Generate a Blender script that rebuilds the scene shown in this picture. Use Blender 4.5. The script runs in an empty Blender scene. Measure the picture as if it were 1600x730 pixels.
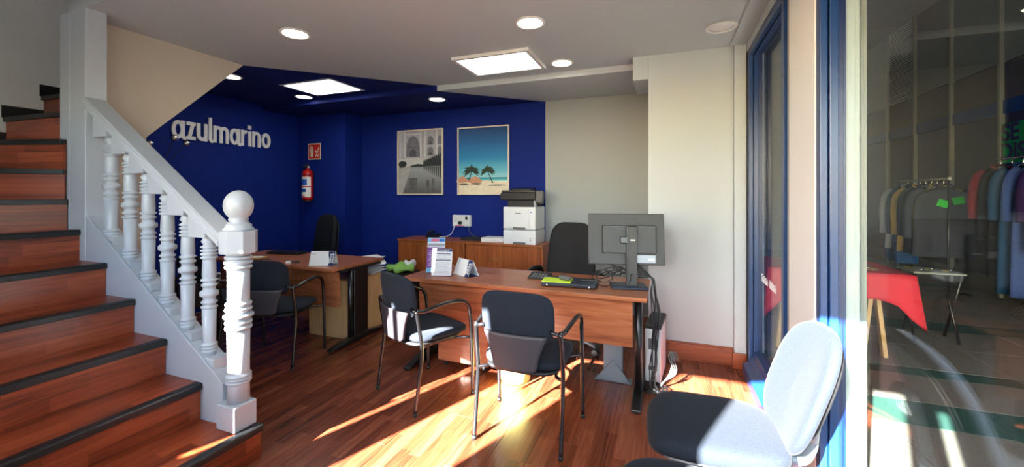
import bpy, math, random
from mathutils import Vector, Matrix, Quaternion
random.seed(7)
S = bpy.context.scene
COL = S.collection
PI = math.pi
# ---------------------------------------------------------------- camera
cam = bpy.data.objects.new('camera', bpy.data.cameras.new('camera'))
COL.objects.link(cam)
cam.location = (0, 0, 1.40)
cam.rotation_euler = (PI/2, 0, math.radians(21.0))
cam.data.sensor_width = 36.0
cam.data.lens = 36.0*625/1600
cam.data.shift_y = -63/1600
cam.data.clip_start = 0.02
S.camera = cam
# ---------------------------------------------------------------- sky, sun, exposure
SKY_STRENGTH = 2.5
SUN_STRENGTH = 172.0
LED_STRENGTH = 9.0
SPOT_STRENGTH = 28.0
W = bpy.data.worlds.new('sky'); S.world = W; W.use_nodes = True
wn = W.node_tree
sky = wn.nodes.new('ShaderNodeTexSky'); sky.sky_type = 'NISHITA'; sky.sun_disc = False
sky.sun_elevation = math.radians(28); sky.sun_rotation = math.radians(202)
wn.links.new(sky.outputs[0], wn.nodes['Background'].inputs[0])
wn.nodes['Background'].inputs[1].default_value = SKY_STRENGTH
sun = bpy.data.objects.new('sun', bpy.data.lights.new('sun', 'SUN')); COL.objects.link(sun)
sun.data.energy = SUN_STRENGTH; sun.data.angle = math.radians(0.6); sun.data.color = (1.0, 0.97, 0.92)
SUND = Vector((0.40, 1.0, -0.5724)).normalized()
sun.rotation_euler = SUND.to_track_quat('-Z', 'Y').to_euler(); sun.location = (-2, -6, 5)
S.view_settings.view_transform = 'Standard'; S.view_settings.look = 'None'
S.view_settings.exposure = 0.0; S.view_settings.gamma = 1.0; S.view_settings.use_curve_mapping = False
S.cycles.use_denoising = True
S.cycles.max_bounces = 10; S.cycles.diffuse_bounces = 6; S.cycles.transparent_max_bounces = 16
S.cycles.sample_clamp_indirect = 8.0
S.cycles.caustics_reflective = False; S.cycles.caustics_refractive = False
S.cycles.blur_glossy = 0.5

# ---------------------------------------------------------------- materials
def lin(r, g, b):
    f = lambda c: (c/255/12.92) if c <= 10 else ((c/255+0.055)/1.055)**2.4
    return (f(r), f(g), f(b), 1)
def newmat(name):
    m = bpy.data.materials.new(name); m.use_nodes = True
    return m, m.node_tree, m.node_tree.nodes['Principled BSDF']
def plain(name, rgb, rough=0.5, metal=0.0, spec=0.5, vary=0.06, scale=9.0, bump=0.0, bscale=200.0, sheen=0.0):
    m, t, b = newmat(name)
    c = lin(*rgb)
    tc = t.nodes.new('ShaderNodeTexCoord')
    n = t.nodes.new('ShaderNodeTexNoise'); n.inputs['Scale'].default_value = scale; n.inputs['Detail'].default_value = 4
    t.links.new(tc.outputs['Object'], n.inputs['Vector'])
    r = t.nodes.new('ShaderNodeValToRGB')
    r.color_ramp.elements[0].position = 0.3; r.color_ramp.elements[1].position = 0.7
    r.color_ramp.elements[0].color = tuple(x*(1-vary) for x in c[:3])+(1,)
    r.color_ramp.elements[1].color = tuple(min(1, x*(1+vary)) for x in c[:3])+(1,)
    t.links.new(n.outputs['Fac'], r.inputs['Fac']); t.links.new(r.outputs['Color'], b.inputs['Base Color'])
    b.inputs['Roughness'].default_value = rough; b.inputs['Metallic'].default_value = metal
    b.inputs['Specular IOR Level'].default_value = spec
    if sheen: b.inputs['Sheen Weight'].default_value = sheen; b.inputs['Sheen Roughness'].default_value = 0.4
    if bump:
        n2 = t.nodes.new('ShaderNodeTexNoise'); n2.inputs['Scale'].default_value = bscale; n2.inputs['Detail'].default_value = 3
        t.links.new(tc.outputs['Object'], n2.inputs['Vector'])
        bp = t.nodes.new('ShaderNodeBump'); bp.inputs['Strength'].default_value = bump; bp.inputs['Distance'].default_value = 0.002
        t.links.new(n2.outputs['Fac'], bp.inputs['Height']); t.links.new(bp.outputs['Normal'], b.inputs['Normal'])
    return m
def math_node(t, op, a, b=None):
    n = t.nodes.new('ShaderNodeMath'); n.operation = op
    for i, x in enumerate((a, b)):
        if x is None: continue
        if isinstance(x, (int, float)): n.inputs[i].default_value = x
        else: t.links.new(x, n.inputs[i])
    return n.outputs[0]
def wood(name, cols, run='Y', rough=0.35, strip=None, world=True, grain=1.0, perobj=0.0, coat=0.0, riser=False):
    """cols: dark -> light sRGB tones; run: grain direction; strip=(width, length): glued strips with their own tone"""
    m, t, b = newmat(name)
    if world: pos = t.nodes.new('ShaderNodeNewGeometry').outputs['Position']
    else: pos = t.nodes.new('ShaderNodeTexCoord').outputs['Object']
    sp = t.nodes.new('ShaderNodeSeparateXYZ'); t.links.new(pos, sp.inputs[0])
    ax = {'X': 0, 'Y': 1, 'Z': 2}
    along = sp.outputs[ax[run]]; o = [sp.outputs[i] for i in range(3) if i != ax[run]]
    across = math_node(t, 'ADD', o[0], o[1])
    if riser: across = sp.outputs[2]; along = math_node(t, 'SUBTRACT', sp.outputs[1], sp.outputs[0])
    cb = t.nodes.new('ShaderNodeCombineXYZ')
    oi = t.nodes.new('ShaderNodeObjectInfo')
    t.links.new(math_node(t, 'MULTIPLY', across, 42.0*grain), cb.inputs[0])
    t.links.new(math_node(t, 'MULTIPLY', along, 2.6*grain), cb.inputs[1])
    t.links.new(math_node(t, 'MULTIPLY', oi.outputs['Random'], 17.0 if perobj else 0.0), cb.inputs[2])
    n = t.nodes.new('ShaderNodeTexNoise'); n.inputs['Scale'].default_value = 1.0; n.inputs['Detail'].default_value = 6; n.inputs['Distortion'].default_value = 1.2
    t.links.new(cb.outputs[0], n.inputs['Vector'])
    fac = n.outputs['Fac']
    if strip:
        sx = math_node(t, 'FLOOR', math_node(t, 'DIVIDE', across, strip[0]))
        wn1 = t.nodes.new('ShaderNodeTexWhiteNoise'); wn1.noise_dimensions = '1D'; t.links.new(sx, wn1.inputs['W'])
        sy = math_node(t, 'FLOOR', math_node(t, 'ADD', math_node(t, 'DIVIDE', along, strip[1]), math_node(t, 'MULTIPLY', wn1.outputs['Value'], 9.7)))
        c2 = t.nodes.new('ShaderNodeCombineXYZ'); t.links.new(sx, c2.inputs[0]); t.links.new(sy, c2.inputs[1])
        wn2 = t.nodes.new('ShaderNodeTexWhiteNoise'); wn2.noise_dimensions = '2D'; t.links.new(c2.outputs[0], wn2.inputs['Vector'])
        fac = math_node(t, 'ADD', math_node(t, 'MULTIPLY', fac, 0.72), math_node(t, 'MULTIPLY', wn2.outputs['Value'], 0.28))
    if perobj:
        fac = math_node(t, 'ADD', fac, math_node(t, 'MULTIPLY', math_node(t, 'SUBTRACT', oi.outputs['Random'], 0.5), perobj))
    r = t.nodes.new('ShaderNodeValToRGB'); e = r.color_ramp.elements
    e[0].position = 0.25; e[0].color = lin(*cols[0]); e[1].position = 0.78; e[1].color = lin(*cols[-1])
    if len(cols) == 3: x = e.new(0.5); x.color = lin(*cols[1])
    t.links.new(fac, r.inputs['Fac']); t.links.new(r.outputs['Color'], b.inputs['Base Color'])
    b.inputs['Roughness'].default_value = rough
    if coat: b.inputs['Coat Weight'].default_value = coat; b.inputs['Coat Roughness'].default_value = 0.2
    return m
def emit(name, rgb, strength):
    m, t, b = newmat(name)
    b.inputs['Base Color'].default_value = lin(*rgb); b.inputs['Emission Color'].default_value = lin(*rgb)
    b.inputs['Emission Strength'].default_value = strength
    return m
def glass_mat(name, tint=(0.93, 0.965, 0.95), base=0.032):
    m, t, b = newmat(name); t.nodes.remove(b)
    out = [n for n in t.nodes if n.type == 'OUTPUT_MATERIAL'][0]
    tr = t.nodes.new('ShaderNodeBsdfTransparent'); tr.inputs[0].default_value = tint+(1,)
    gl = t.nodes.new('ShaderNodeBsdfGlossy'); gl.inputs['Roughness'].default_value = 0.012
    lw = t.nodes.new('ShaderNodeLayerWeight'); lw.inputs['Blend'].default_value = 0.5
    p = math_node(t, 'ADD', math_node(t, 'MULTIPLY', math_node(t, 'POWER', lw.outputs['Facing'], 4.8), 0.85), base)
    mx = t.nodes.new('ShaderNodeMixShader')
    t.links.new(p, mx.inputs[0]); t.links.new(tr.outputs[0], mx.inputs[1]); t.links.new(gl.outputs[0], mx.inputs[2])
    t.links.new(mx.outputs[0], out.inputs[0])
    return m
def painted_split(name, kind, white, blue, rough=0.75):
    """wall paint that changes colour along a painted line of the room"""
    m, t, b = newmat(name)
    sp = t.nodes.new('ShaderNodeSeparateXYZ'); g = t.nodes.new('ShaderNodeNewGeometry'); t.links.new(g.outputs['Position'], sp.inputs[0])
    if kind == 'back': f = math_node(t, 'LESS_THAN', sp.outputs[0], -1.39)
    else: f = math_node(t, 'GREATER_THAN', math_node(t, 'SUBTRACT', sp.outputs[1], math_node(t, 'MULTIPLY', sp.outputs[0], 0.96)), 2.60+0.96*3.70)
    n = t.nodes.new('ShaderNodeTexNoise'); n.inputs['Scale'].default_value = 1.3; n.inputs['Detail'].default_value = 5
    t.links.new(g.outputs['Position'], n.inputs['Vector'])
    mx = t.nodes.new('ShaderNodeMix'); mx.data_type = 'RGBA'
    mx.inputs[6].default_value = lin(*white); mx.inputs[7].default_value = lin(*blue); t.links.new(f, mx.inputs[0])
    m2 = t.nodes.new('ShaderNodeMix'); m2.data_type = 'RGBA'; m2.blend_type = 'MULTIPLY'; m2.inputs[0].default_value = 0.08
    t.links.new(mx.outputs[2], m2.inputs[6]); t.links.new(n.outputs['Color'], m2.inputs[7]); t.links.new(m2.outputs[2], b.inputs['Base Color'])
    b.inputs['Roughness'].default_value = rough; b.inputs['Specular IOR Level'].default_value = 0.3
    return m
BLUE = (0, 33, 122)
M = {}
M['wall'] = plain('wall_paint', (190, 200, 203), 0.8, spec=0.3, vary=0.02, scale=1.2, bump=0.08, bscale=120)
M['stairwall'] = plain('stairwell_plaster', (196, 196, 194), 0.85, spec=0.2, vary=0.04, scale=3, bump=0.35, bscale=60)
M['beige'] = plain('beige_paint', (202, 191, 174), 0.8, spec=0.3, vary=0.02, scale=1.2)
M['back'] = painted_split('back_wall_paint', 'back', (164, 170, 170), BLUE)
M['ceil'] = painted_split('ceiling_paint', 'ceil', (196, 203, 206), (0, 22, 98))
M['blue'] = plain('navy_wall_paint', BLUE, 0.75, spec=0.3, vary=0.04, scale=1.5)
M['pillarlit'] = plain('pillar_paint_lit', (238, 240, 240), 0.7, spec=0.3, vary=0.01)  # whiter than the wall paint, stands in for light falling on the pillar
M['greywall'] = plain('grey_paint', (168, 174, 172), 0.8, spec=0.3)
M['floor'] = wood('laminate_floor', [(80, 36, 22), (118, 58, 37), (144, 82, 56)], 'Y', 0.27, strip=(0.0643, 0.42), perobj=0.10)
M['subfloor'] = plain('subfloor', (60, 30, 20), 0.8)
M['stair'] = wood('stair_laminate', [(82, 29, 14), (134, 56, 28), (164, 80, 46)], 'Y', 0.33, strip=(0.0643, 0.40), perobj=0.06)
M['riser'] = wood('stair_riser_laminate', [(82, 29, 14), (134, 56, 28), (164, 80, 46)], 'Y', 0.33, strip=(0.0643, 0.40), perobj=0.06, riser=True)
M['nosing'] = plain('black_nosing', (13, 14, 17), 0.45, bump=0.3, bscale=90)
M['white'] = plain('white_gloss_paint', (180, 186, 193), 0.28, vary=0.02)
M['cherry'] = wood('cherry_desk', [(122, 66, 38), (158, 94, 60), (182, 116, 80)], 'X', 0.3, world=False, grain=0.8)
M['cabinet'] = wood('cherry_cabinet', [(128, 62, 26), (160, 86, 42), (182, 106, 58)], 'Z', 0.33, world=False, grain=0.7)
M['beech'] = wood('beech', [(196, 150, 98), (214, 170, 118), (226, 186, 136)], 'Z', 0.45, world=False, grain=0.6)
M['pedestal'] = wood('pedestal_wood', [(150, 88, 58), (178, 112, 80), (196, 132, 98)], 'X', 0.35, world=False, grain=0.8)
M['baseboard'] = wood('baseboard_wood', [(96, 40, 20), (140, 68, 38), (160, 84, 48)], 'X', 0.35)
M['black'] = plain('black_metal', (18, 18, 20), 0.32, spec=0.6)
M['tube'] = plain('black_chair_tube', (22, 22, 24), 0.25, metal=0.0, spec=0.8)
M['chrome'] = plain('chrome', (225, 225, 228), 0.08, metal=1.0, vary=0.02)
M['steel'] = plain('grey_steel', (128, 140, 152), 0.4, metal=0.3)
M['fabric'] = plain('charcoal_fabric', (36, 41, 50), 0.95, spec=0.1, vary=0.12, scale=140, bump=0.3, bscale=500, sheen=0.06)
M['fabric2'] = plain('task_chair_fabric', (34, 40, 49), 0.95, spec=0.1, vary=0.12, scale=140, bump=0.3, bscale=500, sheen=0.04)
M['leather'] = plain('black_upholstery', (22, 23, 26), 0.7, spec=0.3, bump=0.2, bscale=300)
M['plastic'] = plain('black_plastic', (19, 19, 22), 0.5)
M['shell'] = plain('dark_shell_plastic', (58, 54, 60), 0.5)
M['greyplastic'] = plain('grey_plastic', (92, 92, 92), 0.55)
M['silverplastic'] = plain('silver_plastic', (150, 156, 164), 0.4, metal=0.2)
M['offwhite'] = plain('off_white_plastic', (226, 228, 230), 0.45, vary=0.02)
M['paper'] = plain('paper', (238, 238, 236), 0.8, vary=0.02)
M['navy'] = plain('navy_print', (20, 40, 92), 0.6)
M['lightblue'] = plain('light_blue_print', (120, 190, 226), 0.6)
M['pink'] = plain('pink_print', (222, 92, 128), 0.6)
M['purple'] = plain('purple_print', (128, 62, 148), 0.6)
M['greyink'] = plain('grey_ink', (150, 154, 164), 0.7)
M['lime'] = plain('lime_paper', (196, 226, 60), 0.7)
M['yellow'] = plain('yellow_paper', (222, 200, 70), 0.7)
M['green'] = plain('green_bag', (136, 190, 90), 0.5)
M['binyellow'] = plain('yellow_bin_plastic', (232, 226, 140), 0.4)
M['red'] = plain('red_paint', (186, 22, 22), 0.3)
M['signred'] = plain('sign_red', (200, 24, 22), 0.5)
M['cream'] = plain('sign_cream', (232, 226, 196), 0.6)
M['labelblue'] = plain('label_blue', (30, 90, 190), 0.5)
M['brass'] = plain('brass', (190, 160, 90), 0.3, metal=1.0)
M['lettering'] = plain('white_letters', (246, 246, 248), 0.4, vary=0.01)
M['bluepaint'] = plain('blue_frame_paint', (18, 54, 104), 0.3, vary=0.05)
M['bluedark'] = plain('blue_frame_dark', (8, 32, 80), 0.35)
M['glass'] = glass_mat('window_glass')
M['hazyglass'] = glass_mat('hazy_glass', (0.62, 0.66, 0.64), 0.05)
M['acrylic'] = glass_mat('acrylic', (0.97, 0.97, 0.98), 0.03)
M['led'] = emit('led_panel_light', (246, 252, 255), LED_STRENGTH)
M['spot'] = emit('downlight_light', (255, 246, 228), SPOT_STRENGTH)
M['lampoff'] = plain('unlit_lamp', (236, 236, 236), 0.2)
M['rim'] = plain('white_rim', (232, 230, 226), 0.4)
M['navyplastic'] = plain('dark_navy_plastic', (30, 44, 64), 0.35)
M['plastic2'] = plain('monitor_plastic', (56, 56, 56), 0.5)
M['lightpaper'] = plain('grey_paper', (196, 204, 222), 0.7)
M['frame'] = plain('pale_picture_frame', (222, 212, 196), 0.45)

# ---------------------------------------------------------------- mesh builder
class MB:
    def __init__(s): s.v = []; s.f = []; s.sm = []; s.mi = []
    def add(s, vs, fs, smooth=False, mi=0):
        o = len(s.v); s.v += [tuple(v) for v in vs]
        for f in fs: s.f.append(tuple(i+o for i in f)); s.sm.append(smooth); s.mi.append(mi)
        return s
    def box(s, c, d, R=None, mi=0, taper=1.0):
        vs = []
        for z in (-1, 1):
            k = taper if z > 0 else 1
            for x, y in ((-1, -1), (1, -1), (1, 1), (-1, 1)):
                p = Vector((x*d[0]/2*k, y*d[1]/2*k, z*d[2]/2))
                if R is not None: p = R @ p
                vs.append(p+Vector(c))
        return s.add(vs, [(3, 2, 1, 0), (4, 5, 6, 7), (0, 1, 5, 4), (1, 2, 6, 5), (2, 3, 7, 6), (3, 0, 4, 7)], False, mi)
    def bx(s, x0, x1, y0, y1, z0, z1, mi=0):
        return s.box(((x0+x1)/2, (y0+y1)/2, (z0+z1)/2), (x1-x0, y1-y0, z1-z0), None, mi)
    def lathe(s, prof, c=(0, 0, 0), n=20, R=None, smooth=True, mi=0, a0=0.0):
        vs = []; fs = []; k = len(prof)
        for i in range(n):
            a = 2*PI*i/n+a0
            for r, z in prof:
                p = Vector((r*math.cos(a), r*math.sin(a), z))
                if R is not None: p = R @ p
                vs.append(p+Vector(c))
        for i in range(n):
            j = (i+1) % n
            for q in range(k-1): fs.append((i*k+q, j*k+q, j*k+q+1, i*k+q+1))
        s.add(vs, fs, smooth, mi)
        o = len(s.v)-len(vs)
        if prof[0][0] > 1e-5: s.f.append(tuple(o+i*k for i in reversed(range(n)))); s.sm.append(False); s.mi.append(mi)
        if prof[-1][0] > 1e-5: s.f.append(tuple(o+i*k+k-1 for i in range(n))); s.sm.append(False); s.mi.append(mi)
        return s
    def cyl(s, p0, p1, r0, r1=None, n=16, mi=0):
        p0 = Vector(p0); p1 = Vector(p1); d = p1-p0; R = d.to_track_quat('Z', 'Y').to_matrix()
        return s.lathe([(r0, 0), (r0 if r1 is None else r1, d.length)], p0, n, R, True, mi)
    def sphere(s, c, r, n=20, m=12, sc=(1, 1, 1), mi=0):
        prof = [(max(1e-6, r*math.sin(PI*i/m)), -r*math.cos(PI*i/m)) for i in range(m+1)]
        R = Matrix.Diagonal(Vector(sc))
        return s.lathe(prof, c, n, R, True, mi)
    def tube(s, pts, r, n=8, sub=6, closed=False, flat=1.0, mi=0):
        P = [Vector(p) for p in pts]
        if sub > 1 and len(P) > 2:
            Q = []
            m = len(P)
            for i in range(m-1 if not closed else m):
                a, b = P[i], P[(i+1) % m]
                p = P[i-1] if (i > 0 or closed) else a*2-b
                q = P[(i+2) % m] if (i+2 < m or closed) else b*2-a
                for t in range(sub):
                    u = t/sub
                    Q.append(0.5*((2*a)+(b-p)*u+(2*p-5*a+4*b-q)*u*u+(3*a-p-3*b+q)*u**3))
            if not closed: Q.append(P[-1])
            P = Q
        vs = []; fs = []; k = len(P)
        T0 = (P[1]-P[0]).normalized()
        up = Vector((0, 0, 1)) if abs(T0.z) < 0.9 else Vector((1, 0, 0))
        N = (up-T0*up.dot(T0)).normalized()
        for i in range(k):
            if closed: T = (P[(i+1) % k]-P[i-1]).normalized()
            else: T = (P[min(i+1, k-1)]-P[max(i-1, 0)]).normalized()
            N = (N-T*N.dot(T)); N = N.normalized() if N.length > 1e-6 else T.orthogonal().normalized()
            B = T.cross(N)
            rr = r[min(i*len(r)//k, len(r)-1)] if isinstance(r, (list, tuple)) else r
            for j in range(n):
                a = 2*PI*j/n
                vs.append(P[i]+N*rr*math.cos(a)+B*rr*flat*math.sin(a))
        for i in range(k if closed else k-1):
            i2 = (i+1) % k
            for j in range(n):
                j2 = (j+1) % n
                fs.append((i*n+j, i*n+j2, i2*n+j2, i2*n+j))
        if not closed: fs += [tuple(reversed(range(n))), tuple((k-1)*n+j for j in range(n))]
        return s.add(vs, fs, True, mi)
    def prism(s, poly, a, b, f, mi=0):
        """extrude a 2D outline between depths a and b; f(u, v, d) -> point"""
        k = len(poly)
        vs = [f(u, v, a) for u, v in poly]+[f(u, v, b) for u, v in poly]
        fs = [tuple(range(k)), tuple(range(2*k-1, k-1, -1))]
        fs += [(i, k+i, k+(i+1) % k, (i+1) % k) for i in range(k)]
        return s.add(vs, fs, False, mi)
    def flat(s, poly, f, mi=0):
        return s.add([f(u, v) for u, v in poly], [tuple(range(len(poly)))], False, mi)
    def slab(s, fn, nu, nv, t, smooth=True, mi=0):
        """closed sheet: fn(u,v) mid surface, thickness t(u,v) along its normal"""
        P = [[Vector(fn(i/nu, j/nv)) for j in range(nv+1)] for i in range(nu+1)]
        A = []; B = []
        for i in range(nu+1):
            for j in range(nv+1):
                du = P[min(i+1, nu)][j]-P[max(i-1, 0)][j]; dv = P[i][min(j+1, nv)]-P[i][max(j-1, 0)]
                N = du.cross(dv); N = N.normalized() if N.length > 1e-9 else Vector((0, 1, 0))
                tt = t(i/nu, j/nv) if callable(t) else t
                A.append(P[i][j]+N*tt/2); B.append(P[i][j]-N*tt/2)
        k = nv+1; o = len(A); fs = []
        for i in range(nu):
            for j in range(nv):
                q = (i*k+j, (i+1)*k+j, (i+1)*k+j+1, i*k+j+1)
                fs.append(q); fs.append(tuple(x+o for x in reversed(q)))
        for i in range(nu):
            fs.append((i*k, i*k+o, (i+1)*k+o, (i+1)*k)); fs.append((i*k+nv, (i+1)*k+nv, (i+1)*k+nv+o, i*k+nv+o))
        for j in range(nv):
            fs.append((j, j+1, j+1+o, j+o)); fs.append((nu*k+j, nu*k+j+o, nu*k+j+1+o, nu*k+j+1))
        return s.add(A+B, fs, smooth, mi)
    def pad(s, c, d, e1=0.5, e2=0.45, nu=36, nv=14, warp=None, mi=0):
        sg = lambda x, e: math.copysign(abs(x)**e, x)
        vs = []; fs = []
        for j in range(nv+1):
            ph = -PI/2+PI*j/nv
            for i in range(nu):
                th = 2*PI*i/nu
                cr = sg(math.cos(ph), e1)
                p = Vector((d[0]/2*cr*sg(math.cos(th), e2), d[1]/2*cr*sg(math.sin(th), e2), d[2]/2*sg(math.sin(ph), e1)))
                if warp: p = Vector(warp(p))
                vs.append(p+Vector(c))
        for j in range(nv):
            for i in range(nu):
                i2 = (i+1) % nu
                fs.append((j*nu+i, j*nu+i2, (j+1)*nu+i2, (j+1)*nu+i))
        return s.add(vs, fs, True, mi)
    def data(s, name, mats):
        me = bpy.data.meshes.new(name); me.from_pydata(s.v, [], s.f); me.update()
        me.polygons.foreach_set('use_smooth', s.sm); me.polygons.foreach_set('material_index', s.mi)
        for m in (mats if isinstance(mats, (list, tuple)) else [mats]): me.materials.append(M[m] if isinstance(m, str) else m)
        return me
def link(name, me, parent=None, loc=None, rz=0, bevel=0.0, seg=2):
    o = bpy.data.objects.new(name, me); COL.objects.link(o)
    if parent is not None: o.parent = parent
    if loc is not None: o.location = loc
    if rz: o.rotation_euler = (0, 0, rz)
    if bevel:
        b = o.modifiers.new('bevel', 'BEVEL'); b.width = bevel; b.segments = seg; b.limit_method = 'ANGLE'; b.angle_limit = math.radians(40)
    return o
def part(name, mb, mat, parent, bevel=0.0, label=None, loc=None, rz=0, kind=None, seg=2):
    o = link(name, mb.data(name, mat), parent, loc, rz, bevel, seg)
    if label: o['label'] = label
    if kind: o['kind'] = kind
    return o
def thing(name, label, cat, loc=(0, 0, 0), rz=0, group=None):
    o = bpy.data.objects.new(name, None); COL.objects.link(o)
    o.location = loc; o.rotation_euler = (0, 0, rz); o['label'] = label; o['category'] = cat; o.empty_display_size = 0.1
    if group: o['group'] = group
    return o
def wpart(name, mb, mat, parent, **k):
    R = Matrix.Rotation(-parent.rotation_euler.z, 3, 'Z')
    mb.v = [tuple(R @ (Vector(v)-Vector(parent.location))) for v in mb.v]
    return part(name, mb, mat, parent, **k)
def solo(name, mb, mat, label, cat, group=None, loc=None, rz=0, bevel=0.0):
    o = link(name, mb.data(name, mat), None, loc, rz, bevel); o['label'] = label; o['category'] = cat
    if group: o['group'] = group
    return o
def struct(name, mb, mat, parent=None, bevel=0.0, label=None):
    o = link(name, mb.data(name, mat), parent, None, 0, bevel); 
    if parent is None: o['kind'] = 'structure'
    if label: o['label'] = label
    return o
def children(o): return [c for c in list(COL.objects) if c.parent == o]
def dup(o, loc=None, rz=None, label=None, parent=None, kids=None):
    kids = kids or {}
    c = o.copy(); COL.objects.link(c)
    if parent is not None: c.parent = parent
    if loc is not None: c.location = loc
    if rz is not None: c.rotation_euler = (0, 0, rz)
    if label: c['label'] = label
    for ch in children(o): dup(ch, parent=c)
    return c
def text_mesh(body, size, extrude=0.0, align='CENTER', bold=0.0):
    cu = bpy.data.curves.new('txt', 'FONT'); cu.body = body; cu.size = size; cu.extrude = extrude; cu.align_x = align; cu.align_y = 'CENTER'; cu.offset = bold
    ob = bpy.data.objects.new('txt', cu); COL.objects.link(ob)
    dg = bpy.context.evaluated_depsgraph_get(); me = bpy.data.meshes.new_from_object(ob.evaluated_get(dg))
    bpy.data.objects.remove(ob); bpy.data.curves.remove(cu)
    return me
def text(name, body, size, mat, parent, loc, rot, extrude=0.0004, align='CENTER', bold=0.0):
    me = text_mesh(body, size, extrude, align, bold); me.materials.clear(); me.materials.append(M[mat])
    o = bpy.data.objects.new(name, me); COL.objects.link(o); o.parent = parent; o.location = loc; o.rotation_euler = rot
    return o
RX = lambda a: Matrix.Rotation(a, 3, 'X')
RY = lambda a: Matrix.Rotation(a, 3, 'Y')
RZ = lambda a: Matrix.Rotation(a, 3, 'Z')
XZ = lambda u, v, d: (u, d, v)     # outline in x,z extruded along y
YZ = lambda u, v, d: (d, u, v)     # outline in y,z extruded along x
XY = lambda u, v, d: (u, v, d)

# ================================================================ SETTING
HEAD = 2.28
fl = struct('floor', MB().bx(-5.14, 0.70, -0.60, 4.80, -0.10, -0.009), 'subfloor', label='red-brown laminate plank floor of the office')
PW, PL = 0.193, 1.286
_pl = {}
def plank(x, y0, y1):
    L = round(y1-y0, 3)
    if L < 0.03: return
    if L not in _pl:
        mb = MB(); w, g = PW/2-0.0004, L/2-0.0004
        c = 0.0012
        vs = [(-w, -g, -0.009), (w, -g, -0.009), (w, g, -0.009), (-w, g, -0.009), (-w, -g, -c), (w, -g, -c), (w, g, -c), (-w, g, -c),
              (-w+c, -g+c, 0), (w-c, -g+c, 0), (w-c, g-c, 0), (-w+c, g-c, 0)]
        fs = [(8, 9, 10, 11)]
        for a, b in ((0, 4), (4, 8)):
            for i in range(4): fs.append((a+i, a+(i+1) % 4, b+(i+1) % 4, b+i))
        mb.add(vs, fs); _pl[L] = mb.data('floor_plank', 'floor')
    link('floor_plank', _pl[L], fl, (x, (y0+y1)/2, 0))
r = 0; x = -5.12+PW/2
while x < 0.64:
    y = -0.60-((r*0.437) % PL)
    while y < 4.78:
        a, b = max(y, -0.60), min(y+PL, 4.78)
        if b > a: plank(x, a, b)
        y += PL
    x += PW; r += 1

ce = MB()
for b in ((-2.4, 0.75, -0.75, 1.42), (-3.7, 0.75, 1.42, 4.95), (-5.25, -3.7, 2.6, 4.95), (-5.25, -2.4, -0.75, 0.38), (-5.25, -4.6, 0.38, 2.6)):
    ce.bx(*b, 2.6, 2.75)
struct('ceiling', ce, 'ceil', label='pale ceiling with a navy painted corner')
struct('beam', MB().bx(-5.12, -0.27, 3.867, 4.78, 2.541, 2.6), 'ceil', label='shallow dropped band of ceiling over the back of the office')
struct('wall_back', MB().bx(-5.25, 0.6, 4.78, 4.95, 0, 2.6), 'back', label='back wall painted navy on the left and pale grey on the right')
struct('wall_left', MB().bx(-5.25, -5.12, -0.75, 4.95, 0, 2.6), 'blue', label='navy wall carrying the white lettering')
struct('wall_corner_pier', MB().bx(-5.12, -4.23, 4.44, 4.78, 0, 2.541), 'blue', bevel=0.003, label='navy corner pier carrying the fire extinguisher')
struct('wall_right_pier', MB().bx(-0.14, 0.515, 3.68, 4.95, 0, 2.6), 'wall', bevel=0.003, label='white pier beside the blue window')
struct('wall_right_return', MB().bx(0.515, 0.60, 3.63, 4.95, 0, 2.6), 'wall', bevel=0.003)
struct('beam_stub', MB().bx(-0.27, -0.14, 3.68, 4.22, 2.395, 2.6), 'wall', bevel=0.002, label='short white lintel on the pier')
struct('wall_right_pillar', MB().bx(0.60, 0.70, 2.08, 2.46, 0, 2.6), 'pillarlit', bevel=0.003, label='white pillar between the two blue windows')
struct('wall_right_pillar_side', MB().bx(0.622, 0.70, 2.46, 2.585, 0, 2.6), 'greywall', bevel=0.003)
struct('wall_right_head', MB().bx(0.60, 0.72, 2.585, 3.63, 2.525, 2.6), 'wall')
struct('trim_1', MB().bx(0.487, 0.60, -0.6, 3.63, 2.584, 2.6), 'wall', bevel=0.002, label='flat white ceiling band along the windows')
bb = MB().bx(-0.14, 0.515, 3.655, 3.68, 0, 0.135).bx(-0.14, 0.515, 3.662, 3.68, 0.135, 0.147)
struct('baseboard_right', bb, 'baseboard', bevel=0.004, label='wooden skirting board along the white pier')
struct('baseboard_return', MB().bx(0.500, 0.60, 3.607, 3.63, 0, 0.125), 'baseboard', bevel=0.004)

# front of the shop behind the camera: unseen, openings shaped to throw the sun patches
wf = MB()
ops = [(-2.96, -2.845, 1.63, 2.2), (-2.845, -2.795, 1.2, HEAD), (-2.74, -2.54, 2.0, 2.22), (-2.49, -1.98, 1.15, HEAD), (-1.49, -0.79, 2.06, HEAD), (-0.77, -0.13, 1.2, HEAD+0.12), (0.03, 0.08, 1.2, HEAD)]
xs = -5.25
for a, b, z0, z1 in ops:
    wf.bx(xs, a, -0.64, -0.60, 0, 2.6); wf.bx(a, b, -0.64, -0.60, 0, z0); wf.bx(a, b, -0.64, -0.60, z1, 2.6); xs = b
wf.bx(xs, 0.72, -0.64, -0.60, 0, 2.6)
struct('wall_front', wf, 'wall', label='unseen shop front with openings cut for the sun patches')

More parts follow.
